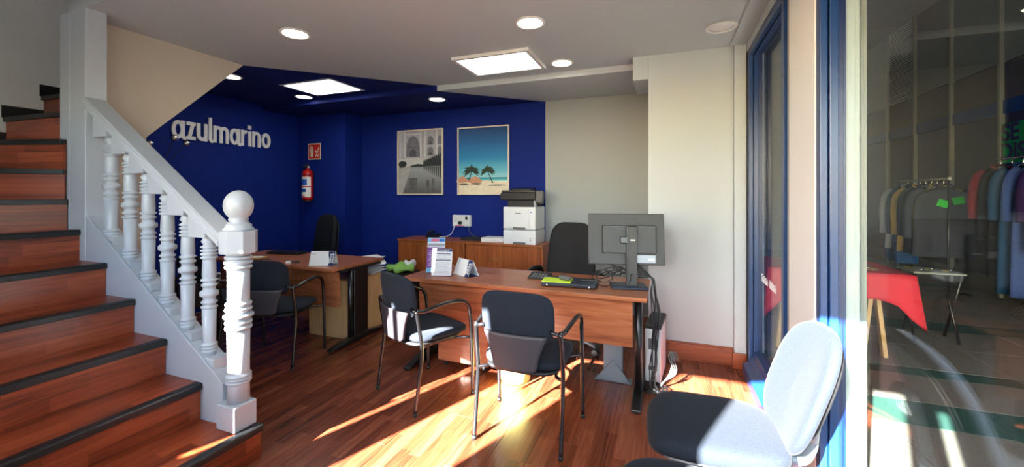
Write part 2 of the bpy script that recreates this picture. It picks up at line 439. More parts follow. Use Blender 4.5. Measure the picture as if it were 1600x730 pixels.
# ---- windows onto the arcade (right)
def window(name, y0, y1, z0, z1, label, rail):
    o = struct(name, MB().bx(0.655, 0.70, y0, y0+0.035, z0, z1).bx(0.655, 0.70, y1-0.035, y1, z0, z1).bx(0.655, 0.70, y0+0.035, y1-0.035, z1-0.05, z1), 'bluedark', bevel=0.003, label=label)
    # stepped jamb profile towards the room
    fr = MB()
    for ys, d in ((y0, 1), (y1, -1)):
        a, b = sorted((ys, ys+d*0.05)); fr.bx(0.605, 0.632, a, b, z0, z1)
        a, b = sorted((ys, ys+d*0.032)); fr.bx(0.632, 0.640, a, b, z0, z1)
        a, b = sorted((ys, ys+d*0.045)); fr.bx(0.640, 0.672, a, b, z0, z1)
    fr.bx(0.605, 0.632, y0+0.05, y1-0.05, z1-0.055, z1).bx(0.640, 0.672, y0+0.05, y1-0.05, z1-0.055, z1)
    part('window_frame', fr, 'bluepaint', o, bevel=0.003)
    if rail:
        part('bottom_rail', MB().prism([(0.560, 0.0), (0.700, 0.0), (0.700, rail), (0.640, rail), (0.625, rail-0.05), (0.590, rail-0.085), (0.560, rail-0.10)], y0+0.05, y1-0.05, lambda u, v, d: (u, d, v)), 'bluepaint', o, bevel=0.004)
    else:
        part('bottom_rail', MB().bx(0.61, 0.70, y0+0.05, y1-0.05, 0, 0.06), 'bluepaint', o, bevel=0.004)
    part('pane', MB().bx(0.680, 0.686, y0+0.03, y1-0.03, z0+0.05, z1-0.04), 'glass', o)
    return o
win1 = window('window_1', 2.585, 3.61, 0.0, 2.525, 'narrow blue framed window between white pier and pillar', 0.175)
rn = random.Random(2); wp_ = MB(); yy_ = 3.50
for k in range(11):
    q = rn.uniform(0.022, 0.034)
    if k != 5:
        hh = rn.uniform(0.045, 0.06)
        for a_, b_, c_, d_ in ((0, 0.006, 0, hh), (q-0.006, q, 0, hh*rn.choice((0.6, 1))), (0, q, hh-0.007, hh), (0, q*0.8, hh*0.45, hh*0.45+0.006)):
            wp_.bx(0.6782, 0.6796, yy_-b_, yy_-a_, 0.735+c_, 0.735+d_)
    yy_ -= q+0.010
part('window_print', wp_, 'lettering', win1, label='illegible white lettering on the pane, seen from behind', kind='stuff')
win2 = window('window_2', -0.55, 2.08, 0.0, 2.6, 'large blue framed shop window nearest the camera on the right', 0)

# ---- stairs: walls around them
soff = lambda y: 1.838+1.03*(y-1.86)
struct('wall_stairs_left', MB().prism([(-0.6, 0), (1.85, 0), (1.85, soff(1.85)), (3.4, soff(3.4)), (3.4, 4.2), (-0.6, 4.2)], -4.6, -4.5, YZ), 'stairwall', label='grey plaster wall on the far side of the stairs')
struct('wall_stairs', MB().prism([(1.53, 0), (1.85, 0), (1.85, soff(1.85)), (2.60, 2.60), (1.53, 2.60)], -3.80, -3.70, YZ), 'beige', label='beige wall under the upper flight with its slanted edge')
struct('wall_under_stairs', MB().bx(-4.5, -3.80, 1.80, 1.85, 0, soff(1.80)), 'beige')
struct('wall_stairs_upper', MB().bx(-3.80, -3.70, 1.53, 3.4, 2.602, 4.2).bx(-4.5, -3.8, 3.4, 3.5, 2.8, 4.2).bx(-3.70, -2.3, 1.42, 1.53, 2.602, 4.2).bx(-2.4, -2.3, 0.38, 1.42, 2.75, 4.2).bx(-4.5, -2.4, 0.28, 0.38, 2.75, 4.2).bx(-4.6, -2.3, 0.28, 3.5, 4.2, 4.3), 'stairwall', label='walls of the stairwell above the ceiling')
struct('column', MB().bx(-3.68, -3.49, 1.42, 1.53, 0, 2.6).bx(-3.80, -3.68, 1.42, 1.53, 0, 2.6), 'white', bevel=0.004, label='white square column at the turn of the stairs')

# ================================================================ STAIRCASE
zt = lambda n: 0.197*n-0.02
NX = {1: -1.985, 2: -2.335, 3: -2.637, 4: -2.94, 5: -3.235, 6: -3.535}
st = thing('staircase', 'red wood staircase with black nosings climbing to the left', 'staircase', (-2.6, 0.9, 0))
stl = Vector(st.location)
def sp(name, mb, mat, **k):
    mb.v = [tuple(Vector(v)-stl) for v in mb.v]
    return part(name, mb, mat, st, **k)
Y0, Y1 = 0.42, 1.418
NT, NH = 0.035, 0.032
for n in range(1, 7):
    z = zt(n); x1 = NX[n]; x0 = NX.get(n+1, -3.68)
    yy = 1.505 if n == 1 else Y1
    xx = x0-0.02 if n < 6 else -3.68
    sp('tread', MB().bx(xx, x1-0.028, Y0, Y1, z-0.024, z), 'stair')
    nb = MB().prism([(x1-0.05, z+0.002), (x1-0.006, z+0.002), (x1, z-0.004), (x1, z-NH), (x1-0.018, z-NH), (x1-0.05, z-0.006)], Y0, yy, XZ)
    sp('nosing', nb, 'nosing', bevel=0.002)
    zb = zt(n-1) if n > 1 else 0
    sp('riser', MB().bx(x1-0.034, x1-0.018, Y0, yy, zb, z-0.02), 'riser')
sp('tread', MB().bx(-2.27, -2.012, 1.42, 1.505, zt(1)-0.024, zt(1)), 'stair')
# winders turning round the column
pts = {7: ((-3.69, 1.413), (-4.02, 0.42)), 8: ((-3.70, 1.404), (-4.486, 0.70)), 9: ((-3.70, 1.399), (-4.486, 1.16)), 10: ((-3.803, 1.44), (-4.488, 1.40)), 11: ((-3.803, 1.62), (-4.488, 1.59)), 12: ((-3.801, 1.82), (-4.5, 1.79)), 13: ((-3.801, 2.02), (-4.5, 1.99)), 14: ((-3.801, 2.22), (-4.5, 2.19)), 15: ((-3.801, 2.42), (-4.5, 2.39))}
tre = {7: [(-3.70, 1.418), (-4.02, 0.42), (-4.498, 0.42), (-4.498, 0.72)], 8: [(-3.71, 1.418), (-4.498, 0.70), (-4.498, 1.18)], 9: [(-3.72, 1.418), (-4.498, 1.16), (-4.498, 1.418)]}
for n in range(10, 12): tre[n] = [pts[n][0], pts[n][1], (-4.498, pts[n][1][1]+0.22), (-3.803, pts[n][0][1]+0.22)]
def strip(a, b, t, z0, z1, off=0.0):
    a = Vector((*a, 0)); b = Vector((*b, 0)); d = (b-a).normalized(); nrm = Vector((d.y, -d.x, 0))   # towards the lower steps
    if nrm.dot(Vector((1, -0.6, 0))) < 0: nrm = -nrm
    p = [a+nrm*off, b+nrm*off, b+nrm*(off-t), a+nrm*(off-t)]
    return [(q.x, q.y, z0) for q in p]+[(q.x, q.y, z1) for q in p]
BF = [(3, 2, 1, 0), (4, 5, 6, 7), (0, 1, 5, 4), (1, 2, 6, 5), (2, 3, 7, 6), (3, 0, 4, 7)]
for n in range(7, 12):
    z = zt(n); a, b = pts[n]
    sp('tread', MB().prism(tre[n], z-0.024, z, XY), 'stair')
    sp('nosing', MB().add(strip(a, b, 0.035, z-NH, z+0.002, 0.016), BF), 'nosing', bevel=0.002)
    sp('riser', MB().add(strip(a, b, 0.016, zt(n-1)-0.005, z-0.02, 0.0), BF), 'riser')
    # black skirting stepping up the wall
    y0s, y1s = {7: (0.42, 0.72), 8: (0.70, 1.18), 9: (1.16, 1.42)}.get(n, (b[1], b[1]+0.22))
    sp('skirting', MB().bx(-4.498, -4.485, y0s-0.02, y1s, z, z+0.09), 'nosing')
struct('ceiling_under_stairs', MB().prism([(1.85, soff(1.85)), (2.63, soff(2.63)), (2.63, soff(2.63)+0.04), (1.85, soff(1.85)+0.04)], -4.49, -3.80, YZ), 'beige', label='sloping underside of the upper flight')
sd = [(-1.99-0.03, 0)]
for n in range(1, 7): sd += [(NX[n]-0.03, zt(n)-0.024), ((NX.get(n+1, -3.68))-0.03, zt(n)-0.024)]
sd += [(-4.45, zt(6)-0.024), (-4.45, 0)]
sp('side_panel', MB().prism(sd, 0.425, 0.445, XZ), 'white')
# closed white string on the far side with a bead along its sloping top
sl = lambda x: 0.373+0.662*(-2.156-x)
sp('stringer', MB().prism([(-3.488, 0), (-2.178, 0), (-2.178, sl(-2.178)), (-3.488, sl(-3.488))], 1.421, 1.535, XZ), 'white', bevel=0.004)
sp('stringer_bead', MB().prism([(-3.488, sl(-3.488)-0.012), (-2.178, sl(-2.178)-0.012), (-2.178, sl(-2.178)+0.006), (-3.488, sl(-3.488)+0.006)], 1.4195, 1.43, XZ), 'white', bevel=0.003)

# ---- railing
ra = thing('stair_railing', 'white turned wooden stair railing with a ball topped newel', 'railing', (-2.105, 1.46, zt(1)))
ral = Vector(ra.location)
def rp(name, mb, mat='white', **k):
    mb.v = [tuple(Vector(v)-ral) for v in mb.v]
    return part(name, mb, mat, ra, **k)
def ring(z, r0, r1, h, k=0.90):
    r0 *= k; r1 *= k
    return [(r0, z-h), (r1*0.97, z-h*0.55), (r1, z), (r1*0.97, z+h*0.55), (r0, z+h)]
NP = (-2.105, 1.455)
zb = zt(1)
rp('newel_base', MB().bx(NP[0]-0.071, NP[0]+0.069, NP[1]-0.07, NP[1]+0.05, zb+0.0005, zb+0.13), bevel=0.006)
pr = [(0.052, zb+0.13), (0.050, 0.40)]
for z in (0.412, 0.428, 0.444): pr += ring(z, 0.056, 0.067, 0.008)
pr += [(0.050, 0.46), (0.052, 0.68)]
for z, rr in ((0.694, 0.070), (0.722, 0.070), (0.756, 0.078), (0.79, 0.070), (0.818, 0.068)): pr += ring(z, 0.055, rr, 0.013)
pr += [(0.051, 0.84), (0.051, 1.00)]
for z, rr in ((1.012, 0.07), (1.037, 0.074), (1.062, 0.072), (1.08, 0.066)): pr += ring(z, 0.054, rr, 0.011)
pr += [(0.05, 1.092)]
rp('newel_shaft', MB().lathe(pr, (*NP, 0), 28))
rp('newel_block', MB().lathe([(0.088, 1.086), (0.088, 1.205)], (*NP, 0), 8, None, False, 0, PI/8), bevel=0.004)
pr = [(0.07, 1.205), (0.072, 1.213), (0.06, 1.222), (0.062, 1.232), (0.05, 1.242), (0.042, 1.252), (0.046, 1.262)]
pr += [(0.069*math.sin(a), 1.335-0.080*math.cos(a)) for a in [0.66+(PI-0.66)*i/16 for i in range(17)]]
pr[-1] = (1e-6, 1.415)
rp('newel_ball', MB().lathe(pr, (*NP, 0), 32))
ht = lambda x: 1.988-0.648*(x+3.438)
hr = []
yc = 1.465
prof = [(-0.062, -0.058), (-0.062, -0.030), (-0.056, -0.026), (-0.060, -0.008), (-0.050, 0.0), (0.050, 0.0), (0.060, -0.008), (0.056, -0.026), (0.062, -0.030), (0.062, -0.058)]
vs = [(-3.488, yc+a, ht(-3.488)+b) for a, b in prof]+[(-2.19, yc+a, ht(-2.19)+b) for a, b in prof]
k = len(prof); fs = [tuple(range(k)), tuple(range(2*k-1, k-1, -1))]+[(i, k+i, k+(i+1) % k, (i+1) % k) for i in range(k)]
rp('handrail', MB().add(vs, fs), bevel=0.002)
def bal_profile(h):
    p = [(0.034, 0), (0.031, 0.012)]
    for z in (0.022, 0.040, 0.058): p += ring(z, 0.035, 0.044, 0.008)
    p += [(0.031, 0.075), (0.034, h*0.42-0.02)]
    for z, rr in ((-0.075, 0.044), (-0.048, 0.043), (0.0, 0.050), (0.048, 0.043), (0.075, 0.044)): p += ring(h*0.52+z, 0.033, rr, 0.009 if rr < 0.05 else 0.020)
    p += [(0.034, h*0.52+0.10), (0.031, h-0.13)]
    for z in (-0.115, -0.095, -0.075, -0.055): p += ring(h+z, 0.033, 0.045, 0.008)
    p += [(0.027, h-0.04), (0.038, h-0.025), (0.031, h-0.012), (0.031, h+0.02)]
    return p
bx_ = [-3.322, -3.118, -2.935, -2.748, -2.562, -2.376]
zbot = [1.101, 0.985, 0.864, 0.740, 0.620, 0.502]
H_B = 0.655
bme = MB().lathe(bal_profile(H_B), (0, 0, 0), 20).data('baluster', 'white')
for x, z in zip(bx_, zbot):
    link('baluster', bme, ra, (x-ral.x, 1.478-ral.y, z-ral.z))
    rp('baluster_foot', MB().prism([(-2.156-(z-0.374)/0.662, z), (x+0.108, z), (x+0.108, sl(x+0.108)+0.001)], 1.432, 1.525, XZ), bevel=0.003)
    zt_ = z+H_B
    rp('baluster_cap', MB().prism([(x-0.095, zt_), (x+0.05, zt_), (x+0.05, max(zt_+0.004, ht(x+0.05)-0.057)), (x-0.095, ht(x-0.095)-0.057)], 1.425, 1.51, XZ), bevel=0.003)

# ================================================================ CHAIRS
def back_pad(w, h, t, curve, lean, e1=0.55, e2=0.5, taper=0.0):
    def wp(p):
        x, zz, yy = p.x*(1-taper*(p.y/h+0.5)), p.y, -p.z
        return (x, yy+curve*x*x-lean*zz, zz)
    return lambda mb, c: mb.pad(c, (w, h, t), e1, e2, 40, 16, wp)
def seat_warp(front, drop):
    def wp(p):
        t = max(0.0, (p.y-front)/0.1); return (p.x, p.y, p.z-drop*t*t)
    return wp
def visitor_chair(loc, rz, label):
    t = thing('visitor_chair', label, 'chair', loc, rz, 'visitor chairs in front of the desks')
    part('seat', MB().pad((0, 0.03, 0.452), (0.48, 0.45, 0.062), 0.5, 0.5, 40, 14, seat_warp(0.10, 0.012)), 'fabric', t)
    part('seat_shell', MB().pad((0, 0.005, 0.416), (0.44, 0.43, 0.03), 0.4, 0.5, 32, 10), 'plastic', t)
    mb = MB(); back_pad(0.425, 0.29, 0.05, 0.75, 0.14)(mb, (0, -0.235, 0.722)); part('backrest', mb, 'fabric', t)
    def lower(u, v):
        z = 0.435+v*0.20; q = v
        w = 0.125+0.056*(max(0, (q-0.12)/0.88)**1.5)
        if v < 0.12: w *= 0.80+0.2*(v/0.12)**0.5
        x = (u*2-1)*w
        return (x, -0.254+0.75*x*x-0.06*(z-0.60), z)
    part('back_shell', MB().slab(lower, 16, 12, 0.022), 'shell', t)
    for s in (-1, 1):
        part('leg', MB().tube([(s*0.252, -0.225, 0.006), (s*0.252, -0.195, 0.22), (s*0.252, -0.175, 0.40), (s*0.25, -0.198, 0.56), (s*0.248, -0.212, 0.655)], 0.0125, 8, 6), 'tube', t)
        part('leg', MB().tube([(s*0.282, 0.215, 0.006), (s*0.282, 0.205, 0.30), (s*0.28, 0.198, 0.50), (s*0.279, 0.192, 0.56)], 0.0125, 8, 6), 'tube', t)
        part('armrest', MB().tube([(s*0.248, -0.212, 0.655), (s*0.258, -0.16, 0.648), (s*0.272, -0.06, 0.668), (s*0.282, 0.05, 0.676), (s*0.283, 0.13, 0.660), (s*0.281, 0.178, 0.615), (s*0.279, 0.192, 0.555)], 0.0135, 10, 8), 'tube', t)
        part('crossbar', MB().tube([(s*0.252, -0.178, 0.395), (s*0.20, -0.13, 0.398), (s*0.20, 0.10, 0.398), (s*0.281, 0.20, 0.40)], 0.010, 8, 5), 'tube', t)
        part('back_bracket', MB().tube([(s*0.248, -0.212, 0.645), (s*0.19, -0.218, 0.66)], 0.011, 8, 1), 'tube', t)
        for y in (-0.225, 0.215): part('foot_cap', MB().cyl((s*(0.252 if y < 0 else 0.282), y, 0), (s*(0.252 if y < 0 else 0.282), y, 0.022), 0.0145, 0.0145, 10), 'plastic', t)
    return t
ch = visitor_chair((-0.765, 2.275, 0), 0.0, 'black visitor chair seen from behind in the strip of sun before the right desk')
dup(ch, (-1.60, 2.43, 0), math.radians(-24.5), 'black visitor chair turned sideways at the left end of the right desk')
dup(ch, (-3.07, 2.47, 0), math.radians(18), 'dark visitor chair in shade at the left desk, just right of the newel')
dup(ch, (-3.80, 2.45, 0), math.radians(6), 'dark visitor chair at the left desk, mostly hidden behind the newel and balusters')

def star_base(t, R, z, mat, spokes=5, a0=0.3):
    for i in range(spokes):
        a = a0+2*PI*i/spokes; c, s = math.cos(a), math.sin(a)
        mb = MB().tube([(0.02*c, 0.02*s, z+0.035), (R*0.55*c, R*0.55*s, z+0.025), (R*c, R*s, z-0.012)], [0.026, 0.024, 0.018], 8, 6)
        part('base_spoke', mb, mat, t)
        k = Vector((R*c, R*s, 0.028)); d = Vector((-s, c, 0))
        mb = MB()
        for q in (-1, 1): mb.cyl(k+d*(q*0.006), k+d*(q*0.024), 0.028, 0.028, 14)
        mb.cyl(k+Vector((0, 0, 0.02)), k+Vector((0, 0, z-0.03)), 0.008, 0.008, 8)
        part('castor', mb, 'plastic', t)
def task_chair(loc, rz, label):
    t = thing('task_chair', label, 'chair', loc, rz)
    part('seat', MB().pad((0, 0.02, 0.455), (0.45, 0.50, 0.085), 0.45, 0.55, 44, 16, seat_warp(0.12, 0.02)), 'fabric2', t)
    part('seat_pan', MB().pad((0, 0.01, 0.408), (0.41, 0.46, 0.03), 0.4, 0.5, 32, 10), 'silverplastic', t)
    mb = MB(); back_pad(0.44, 0.45, 0.062, 0.55, 0.34, 0.6, 0.70)(mb, (0, -0.292, 0.675)); part('backrest', mb, 'fabric2', t)
    mb = MB(); back_pad(0.34, 0.38, 0.03, 0.55, 0.34, 0.5, 0.8)(mb, (0, -0.325, 0.67)); part('back_shell', mb, 'plastic', t)
    part('back_column', MB().tube([(0, -0.362, 0.70), (0, -0.335, 0.58), (0, -0.318, 0.47)], 0.032, 14, 4, False, 0.7), 'silverplastic', t)
    part('back_bar', MB().tube([(0, -0.320, 0.49), (0, -0.310, 0.43), (0, -0.27, 0.385), (0, -0.10, 0.375)], 0.022, 12, 6, False, 1.2), 'steel', t)
    part('tilt_lever', MB().tube([(0.06, 0.0, 0.375), (0.20, 0.02, 0.37), (0.26, 0.03, 0.375)], 0.007, 8, 4), 'plastic', t)
    part('mechanism', MB().box((0, -0.01, 0.375), (0.16, 0.22, 0.045)), 'plastic', t, bevel=0.008)
    part('gas_lift', MB().lathe([(0.030, 0.10), (0.030, 0.24), (0.016, 0.245), (0.016, 0.36)], (0, 0, 0), 16), 'chrome', t)
    star_base(t, 0.27, 0.09, 'plastic')
    return t
tc = task_chair((0.195, 1.80, 0), math.radians(93), 'grey fabric task chair by the window, half of its seat in sun')
t = thing('padded_stool', 'black padded stool at the bottom edge, only its rounded top edge in view', 'stool', (0.05, 1.31, 0))
part('seat', MB().pad((0, 0, 0.445), (0.40, 0.40, 0.075), 0.5, 0.7, 40, 14), 'fabric2', t)
for s in (-1, 1):
    for q in (-1, 1): part('leg', MB().tube([(s*0.15, q*0.15, 0), (s*0.12, q*0.12, 0.41)], 0.014, 10, 1), 'tube', t)

def office_chair(loc, rz, label, arms=True):
    t = thing('office_chair', label, 'chair', loc, rz)
    mb = MB(); back_pad(0.50, 0.60, 0.085, 0.45, 0.10, 0.55, 0.48, 0.16)(mb, (0, -0.25, 0.82)); part('backrest', mb, 'leather', t)
    mb = MB(); back_pad(0.44, 0.52, 0.03, 0.45, 0.10, 0.5, 0.5, 0.16)(mb, (0, -0.305, 0.80)); part('back_shell', mb, 'plastic', t)
    part('seat', MB().pad((0, 0.02, 0.46), (0.50, 0.50, 0.10), 0.45, 0.45, 40, 14, seat_warp(0.12, 0.02)), 'leather', t)
    part('back_bar', MB().tube([(0, -0.30, 0.66), (0, -0.30, 0.46), (0, -0.24, 0.39), (0, -0.05, 0.385)], 0.028, 10, 5), 'plastic', t)
    if arms:
        for s in (-1, 1):
            part('armrest', MB().tube([(s*0.27, 0.10, 0.41), (s*0.31, 0.13, 0.52), (s*0.31, 0.12, 0.64), (s*0.305, 0.04, 0.685), (s*0.30, -0.10, 0.685), (s*0.295, -0.19, 0.64), (s*0.285, -0.16, 0.52), (s*0.27, -0.08, 0.41)], 0.022, 10, 6, False, 1.4), 'plastic', t)
    part('gas_lift', MB().lathe([(0.032, 0.08), (0.032, 0.24), (0.018, 0.245), (0.018, 0.42)], (0, 0, 0), 16), 'plastic', t)
    star_base(t, 0.31, 0.09, 'steel', 5, 0.5)
    return t
office_chair((-0.865, 3.54, 0), math.radians(174), 'black high-backed office chair behind the right desk')
office_chair((-4.22, 3.80, 0), math.radians(166), 'black high-backed office chair against the navy wall behind the left desk', False)

# ================================================================ DESKS
def desk(loc, w, d, top, label, panel_z0, leg_x):
    t = thing('desk', label, 'desk', loc, 0)
    part('desktop', MB().bx(-w/2, w/2, -d/2, d/2, top-0.027, top), 'cherry', t, bevel=0.004)
    part('modesty_panel', MB().bx(-leg_x+0.03, leg_x-0.03, -d/2+0.105, -d/2+0.123, panel_z0, top-0.03), 'cherry', t, bevel=0.002)
    for s in (-1, 1):
        x = s*leg_x
        foot = MB().prism([(-d/2-0.03, 0.008), (d/2-0.02, 0.008), (d/2-0.02, 0.028), (0.10, 0.062), (-0.12, 0.062), (-d/2-0.03, 0.028)], x-0.032, x+0.032, YZ)
        lg = part('leg', foot, 'black', t, bevel=0.008, label='black T-shaped steel leg')
        part('leg_post', MB().bx(x-0.022, x+0.022, -0.085, 0.10, 0.05, top-0.04), 'black', lg, bevel=0.010, seg=3)
        part('leg_post', MB().cyl((x, -0.115, 0.05), (x, -0.115, top-0.03), 0.023, 0.023, 18), 'black', lg)
        part('top_bracket', MB().bx(x-0.028, x+0.028, -d/2+0.09, d/2-0.06, top-0.048, top-0.027), 'black', lg, bevel=0.003)
        for y in (-d/2-0.005, d/2-0.05): part('foot_pad', MB().cyl((x, y, 0), (x, y, 0.012), 0.022, 0.022, 14), 'plastic', lg)
    return t
DT = 0.73
d2 = desk((-1.04, 2.98, 0), 1.86, 0.62, DT, 'long cherry wood desk on the right with black steel legs', 0.37, 0.865)
d1 = desk((-3.57, 3.06, 0), 1.66, 0.68, DT, 'cherry wood desk on the left in front of the navy wall', 0.36, 0.825)

def pedestal(loc, w, d, h, mat, label, drawers, castors, rz=0):
    t = thing('drawer_pedestal', label, 'drawer unit', loc, rz)
    z0 = 0.055 if castors else 0.0
    part('carcass', MB().bx(-w/2, w/2, -d/2, d/2, z0, h), mat, t, bevel=0.003)
    zs = [z0+0.015+i*(h-z0-0.03)/drawers for i in range(drawers+1)]
    for i in range(drawers):
        dr = part('drawer', MB().bx(-w/2+0.006, w/2-0.006, d/2, d/2+0.016, zs[i]+0.003, zs[i+1]-0.003), mat, t, bevel=0.002)
        part('handle', MB().bx(-0.05, 0.05, d/2+0.016, d/2+0.03, zs[i+1]-0.05, zs[i+1]-0.038), 'black', dr, bevel=0.002)
    if castors:
        for x in (-1, 1):
            for y in (-1, 1):
                part('castor', MB().cyl((x*(w/2-0.05)-0.012, y*(d/2-0.05), 0.024), (x*(w/2-0.05)+0.012, y*(d/2-0.05), 0.024), 0.024, 0.024, 14).box((x*(w/2-0.05), y*(d/2-0.05), 0.05), (0.03, 0.03, 0.014)), 'plastic', t)
    return t
pedestal((-1.50, 3.02, 0), 0.44, 0.42, 0.55, 'pedestal', 'reddish wood drawer pedestal on castors under the right desk', 3, True)
pedestal((-3.075, 3.25, 0), 0.49, 0.50, 0.56, 'beech', 'pale beech drawer unit under the left desk with loose papers on top', 3, False)

# ---- cabinets along the back wall
def cabinet(loc, w, d, h, label, handles):
    t = thing('low_cabinet', label, 'cabinet', loc)
    part('body', MB().bx(-w/2, w/2, -d/2+0.02, d/2, 0.04, h-0.025).bx(-w/2+0.01, w/2-0.01, -d/2+0.05, d/2, 0, 0.04), 'cabinet', t)
    part('cabinet_top', MB().bx(-w/2, w/2, -d/2-0.004, d/2, h-0.025, h), 'cabinet', t, bevel=0.002)
    for i, s in enumerate((-1, 1)):
        a, b = sorted((s*0.002, s*(w/2-0.02)))
        dr = part('door', MB().bx(a, b, -d/2, -d/2+0.018, 0.05, h-0.03), 'cabinet', t, bevel=0.002)
        hx, hz = handles[i]
        part('handle', MB().tube([(hx-0.055, -d/2+0.002, hz), (hx-0.05, -d/2-0.022, hz), (hx+0.05, -d/2-0.022, hz), (hx+0.055, -d/2+0.002, hz)], 0.005, 8, 1), 'brass', dr)
    return t
CT = 0.805
cabinet((-2.788, 4.56, 0), 0.976, 0.42, CT, 'low cherry cabinet against the navy wall, left of the pair', [(-0.13, 0.755), (0.13, 0.755)])
cabinet((-1.795, 4.56, 0), 0.986, 0.42, CT, 'low cherry cabinet carrying the printer, right of the pair', [(-0.10, 0.62), (0.12, 0.40)])

# ---- printer
t = thing('printer', 'white and black laser printer on the right low cabinet', 'printer', (-1.585, 4.55, CT))
part('lower_tray', MB().bx(-0.20, 0.20, -0.19, 0.18, 0, 0.165), 'offwhite', t, bevel=0.008)
part('body', MB().bx(-0.20, 0.20, -0.19, 0.18, 0.168, 0.435), 'offwhite', t, bevel=0.012, seg=3)
part('front_door', MB().bx(-0.165, 0.125, -0.197, -0.188, 0.19, 0.40), 'offwhite', t, bevel=0.004)
part('tray_handle', MB().bx(-0.075, 0.075, -0.202, -0.188, 0.176, 0.200), 'greyplastic', t, bevel=0.002)
part('tray_handle', MB().bx(-0.075, 0.075, -0.199, -0.188, 0.004, 0.026), 'greyplastic', t, bevel=0.002)
part('badge', MB().bx(-0.045, 0.025, -0.199, -0.197, 0.357, 0.365), 'greyplastic', t)
part('button', MB().cyl((0.145, -0.189, 0.375), (0.145, -0.196, 0.375), 0.008, 0.008, 12), 'labelblue', t)
part('paper_gauge', MB().bx(0.13, 0.142, -0.193, -0.188, 0.07, 0.078).bx(0.13, 0.142, -0.193, -0.188, 0.045, 0.053), 'black', t)
part('output_bay', MB().bx(-0.155, 0.165, -0.165, 0.17, 0.433, 0.515), 'plastic', t, bevel=0.006)
part('scanner', MB().bx(-0.235, 0.20, -0.20, 0.18, 0.515, 0.60), 'plastic', t, bevel=0.012, seg=3)
part('scanner_lid', MB().bx(-0.225, 0.19, -0.19, 0.17, 0.60, 0.628).box((-0.02, 0.02, 0.64), (0.25, 0.24, 0.03), RX(math.radians(4))), 'black', t, bevel=0.008)
part('control_panel', MB().box((0.235, -0.14, 0.545), (0.085, 0.07, 0.14), RX(math.radians(-14))), 'greyplastic', t, bevel=0.006)
part('side_bracket', MB().box((0.185, -0.15, 0.475), (0.03, 0.05, 0.08)), 'silverplastic', t, bevel=0.003)
mb = MB()
for i in range(7): mb.box((random.uniform(-.004, .004), random.uniform(-.004, .004), 0.004+i*0.007), (0.21, 0.297, 0.0066), RZ(random.uniform(-.03, .03)))
solo('paper_stack', mb, 'paper', 'stack of white paper on the cabinet left of the printer', 'paper', loc=(-1.97, 4.56, CT), rz=PI/2, bevel=0.0008)
solo('router', MB().bx(-0.16, 0.16, -0.11, 0.11, 0.004, 0.032).box((0, 0, 0.002), (0.30, 0.2, 0.005)), 'plastic', 'flat black box on the cabinet top beside the paper stack', 'device', loc=(-2.26, 4.60, CT), bevel=0.006)
t = thing('desk_phone', 'small dark desk phone at the back of the left cabinet', 'phone', (-2.90, 4.62, CT))
part('phone_base', MB().prism([(-0.08, 0), (0.08, 0), (0.08, 0.05), (-0.08, 0.02)], -0.07, 0.07, YZ), 'plastic', t, bevel=0.004)
part('handset', MB().tube([(-0.05, -0.07, 0.045), (-0.05, -0.03, 0.065), (-0.05, 0.04, 0.082), (-0.05, 0.08, 0.07)], 0.018, 10, 4), 'plastic', t)
# ---- wall socket block with cords
t = thing('wall_socket_box', 'white wall box of sockets and switches above the cabinets', 'socket', (-2.54, 4.78, 1.033))
part('plate', MB().bx(-0.135, 0.135, -0.045, 0, -0.075, 0.075), 'offwhite', t, bevel=0.005)
for i, (x, z, r_) in enumerate(((-0.085, 0.03, 0.024), (-0.015, 0.03, 0.024), (-0.085, -0.03, 0.024))):
    part('socket', MB().lathe([(r_, 0), (r_, 0.004), (r_-0.004, 0.004), (r_-0.006, 0.0015), (1e-5, 0.0015)], (x, -0.045, z), 18, RX(PI/2)), 'rim', t)
part('plug', MB().cyl((-0.012, -0.045, -0.028), (-0.012, -0.085, -0.028), 0.024, 0.020, 16), 'black', t)
part('switch', MB().box((0.075, -0.048, 0.035), (0.03, 0.01, 0.045)), 'black', t, bevel=0.002)
part('switch', MB().box((0.075, -0.048, -0.03), (0.04, 0.008, 0.045)), 'rim', t, bevel=0.002)
part('label_strip', MB().box((-0.03, -0.0455, -0.066), (0.14, 0.002, 0.01)), 'pink', t)
solo('power_cord', MB().tube([(-2.62, 4.735, 1.005), (-2.63, 4.70, 0.95), (-2.66, 4.69, 0.87), (-2.73, 4.68, 0.825), (-2.84, 4.66, 0.812)], 0.005, 8, 6), 'offwhite', 'white cord hanging from the wall sockets to the left cabinet', 'cord')
solo('power_cord', MB().tube([(-2.44, 4.74, 0.965), (-2.41, 4.715, 0.90), (-2.35, 4.70, 0.845), (-2.30, 4.69, 0.838)], 0.0045, 8, 6), 'greyplastic', 'grey cord hanging from the wall sockets to the flat black box', 'cord')

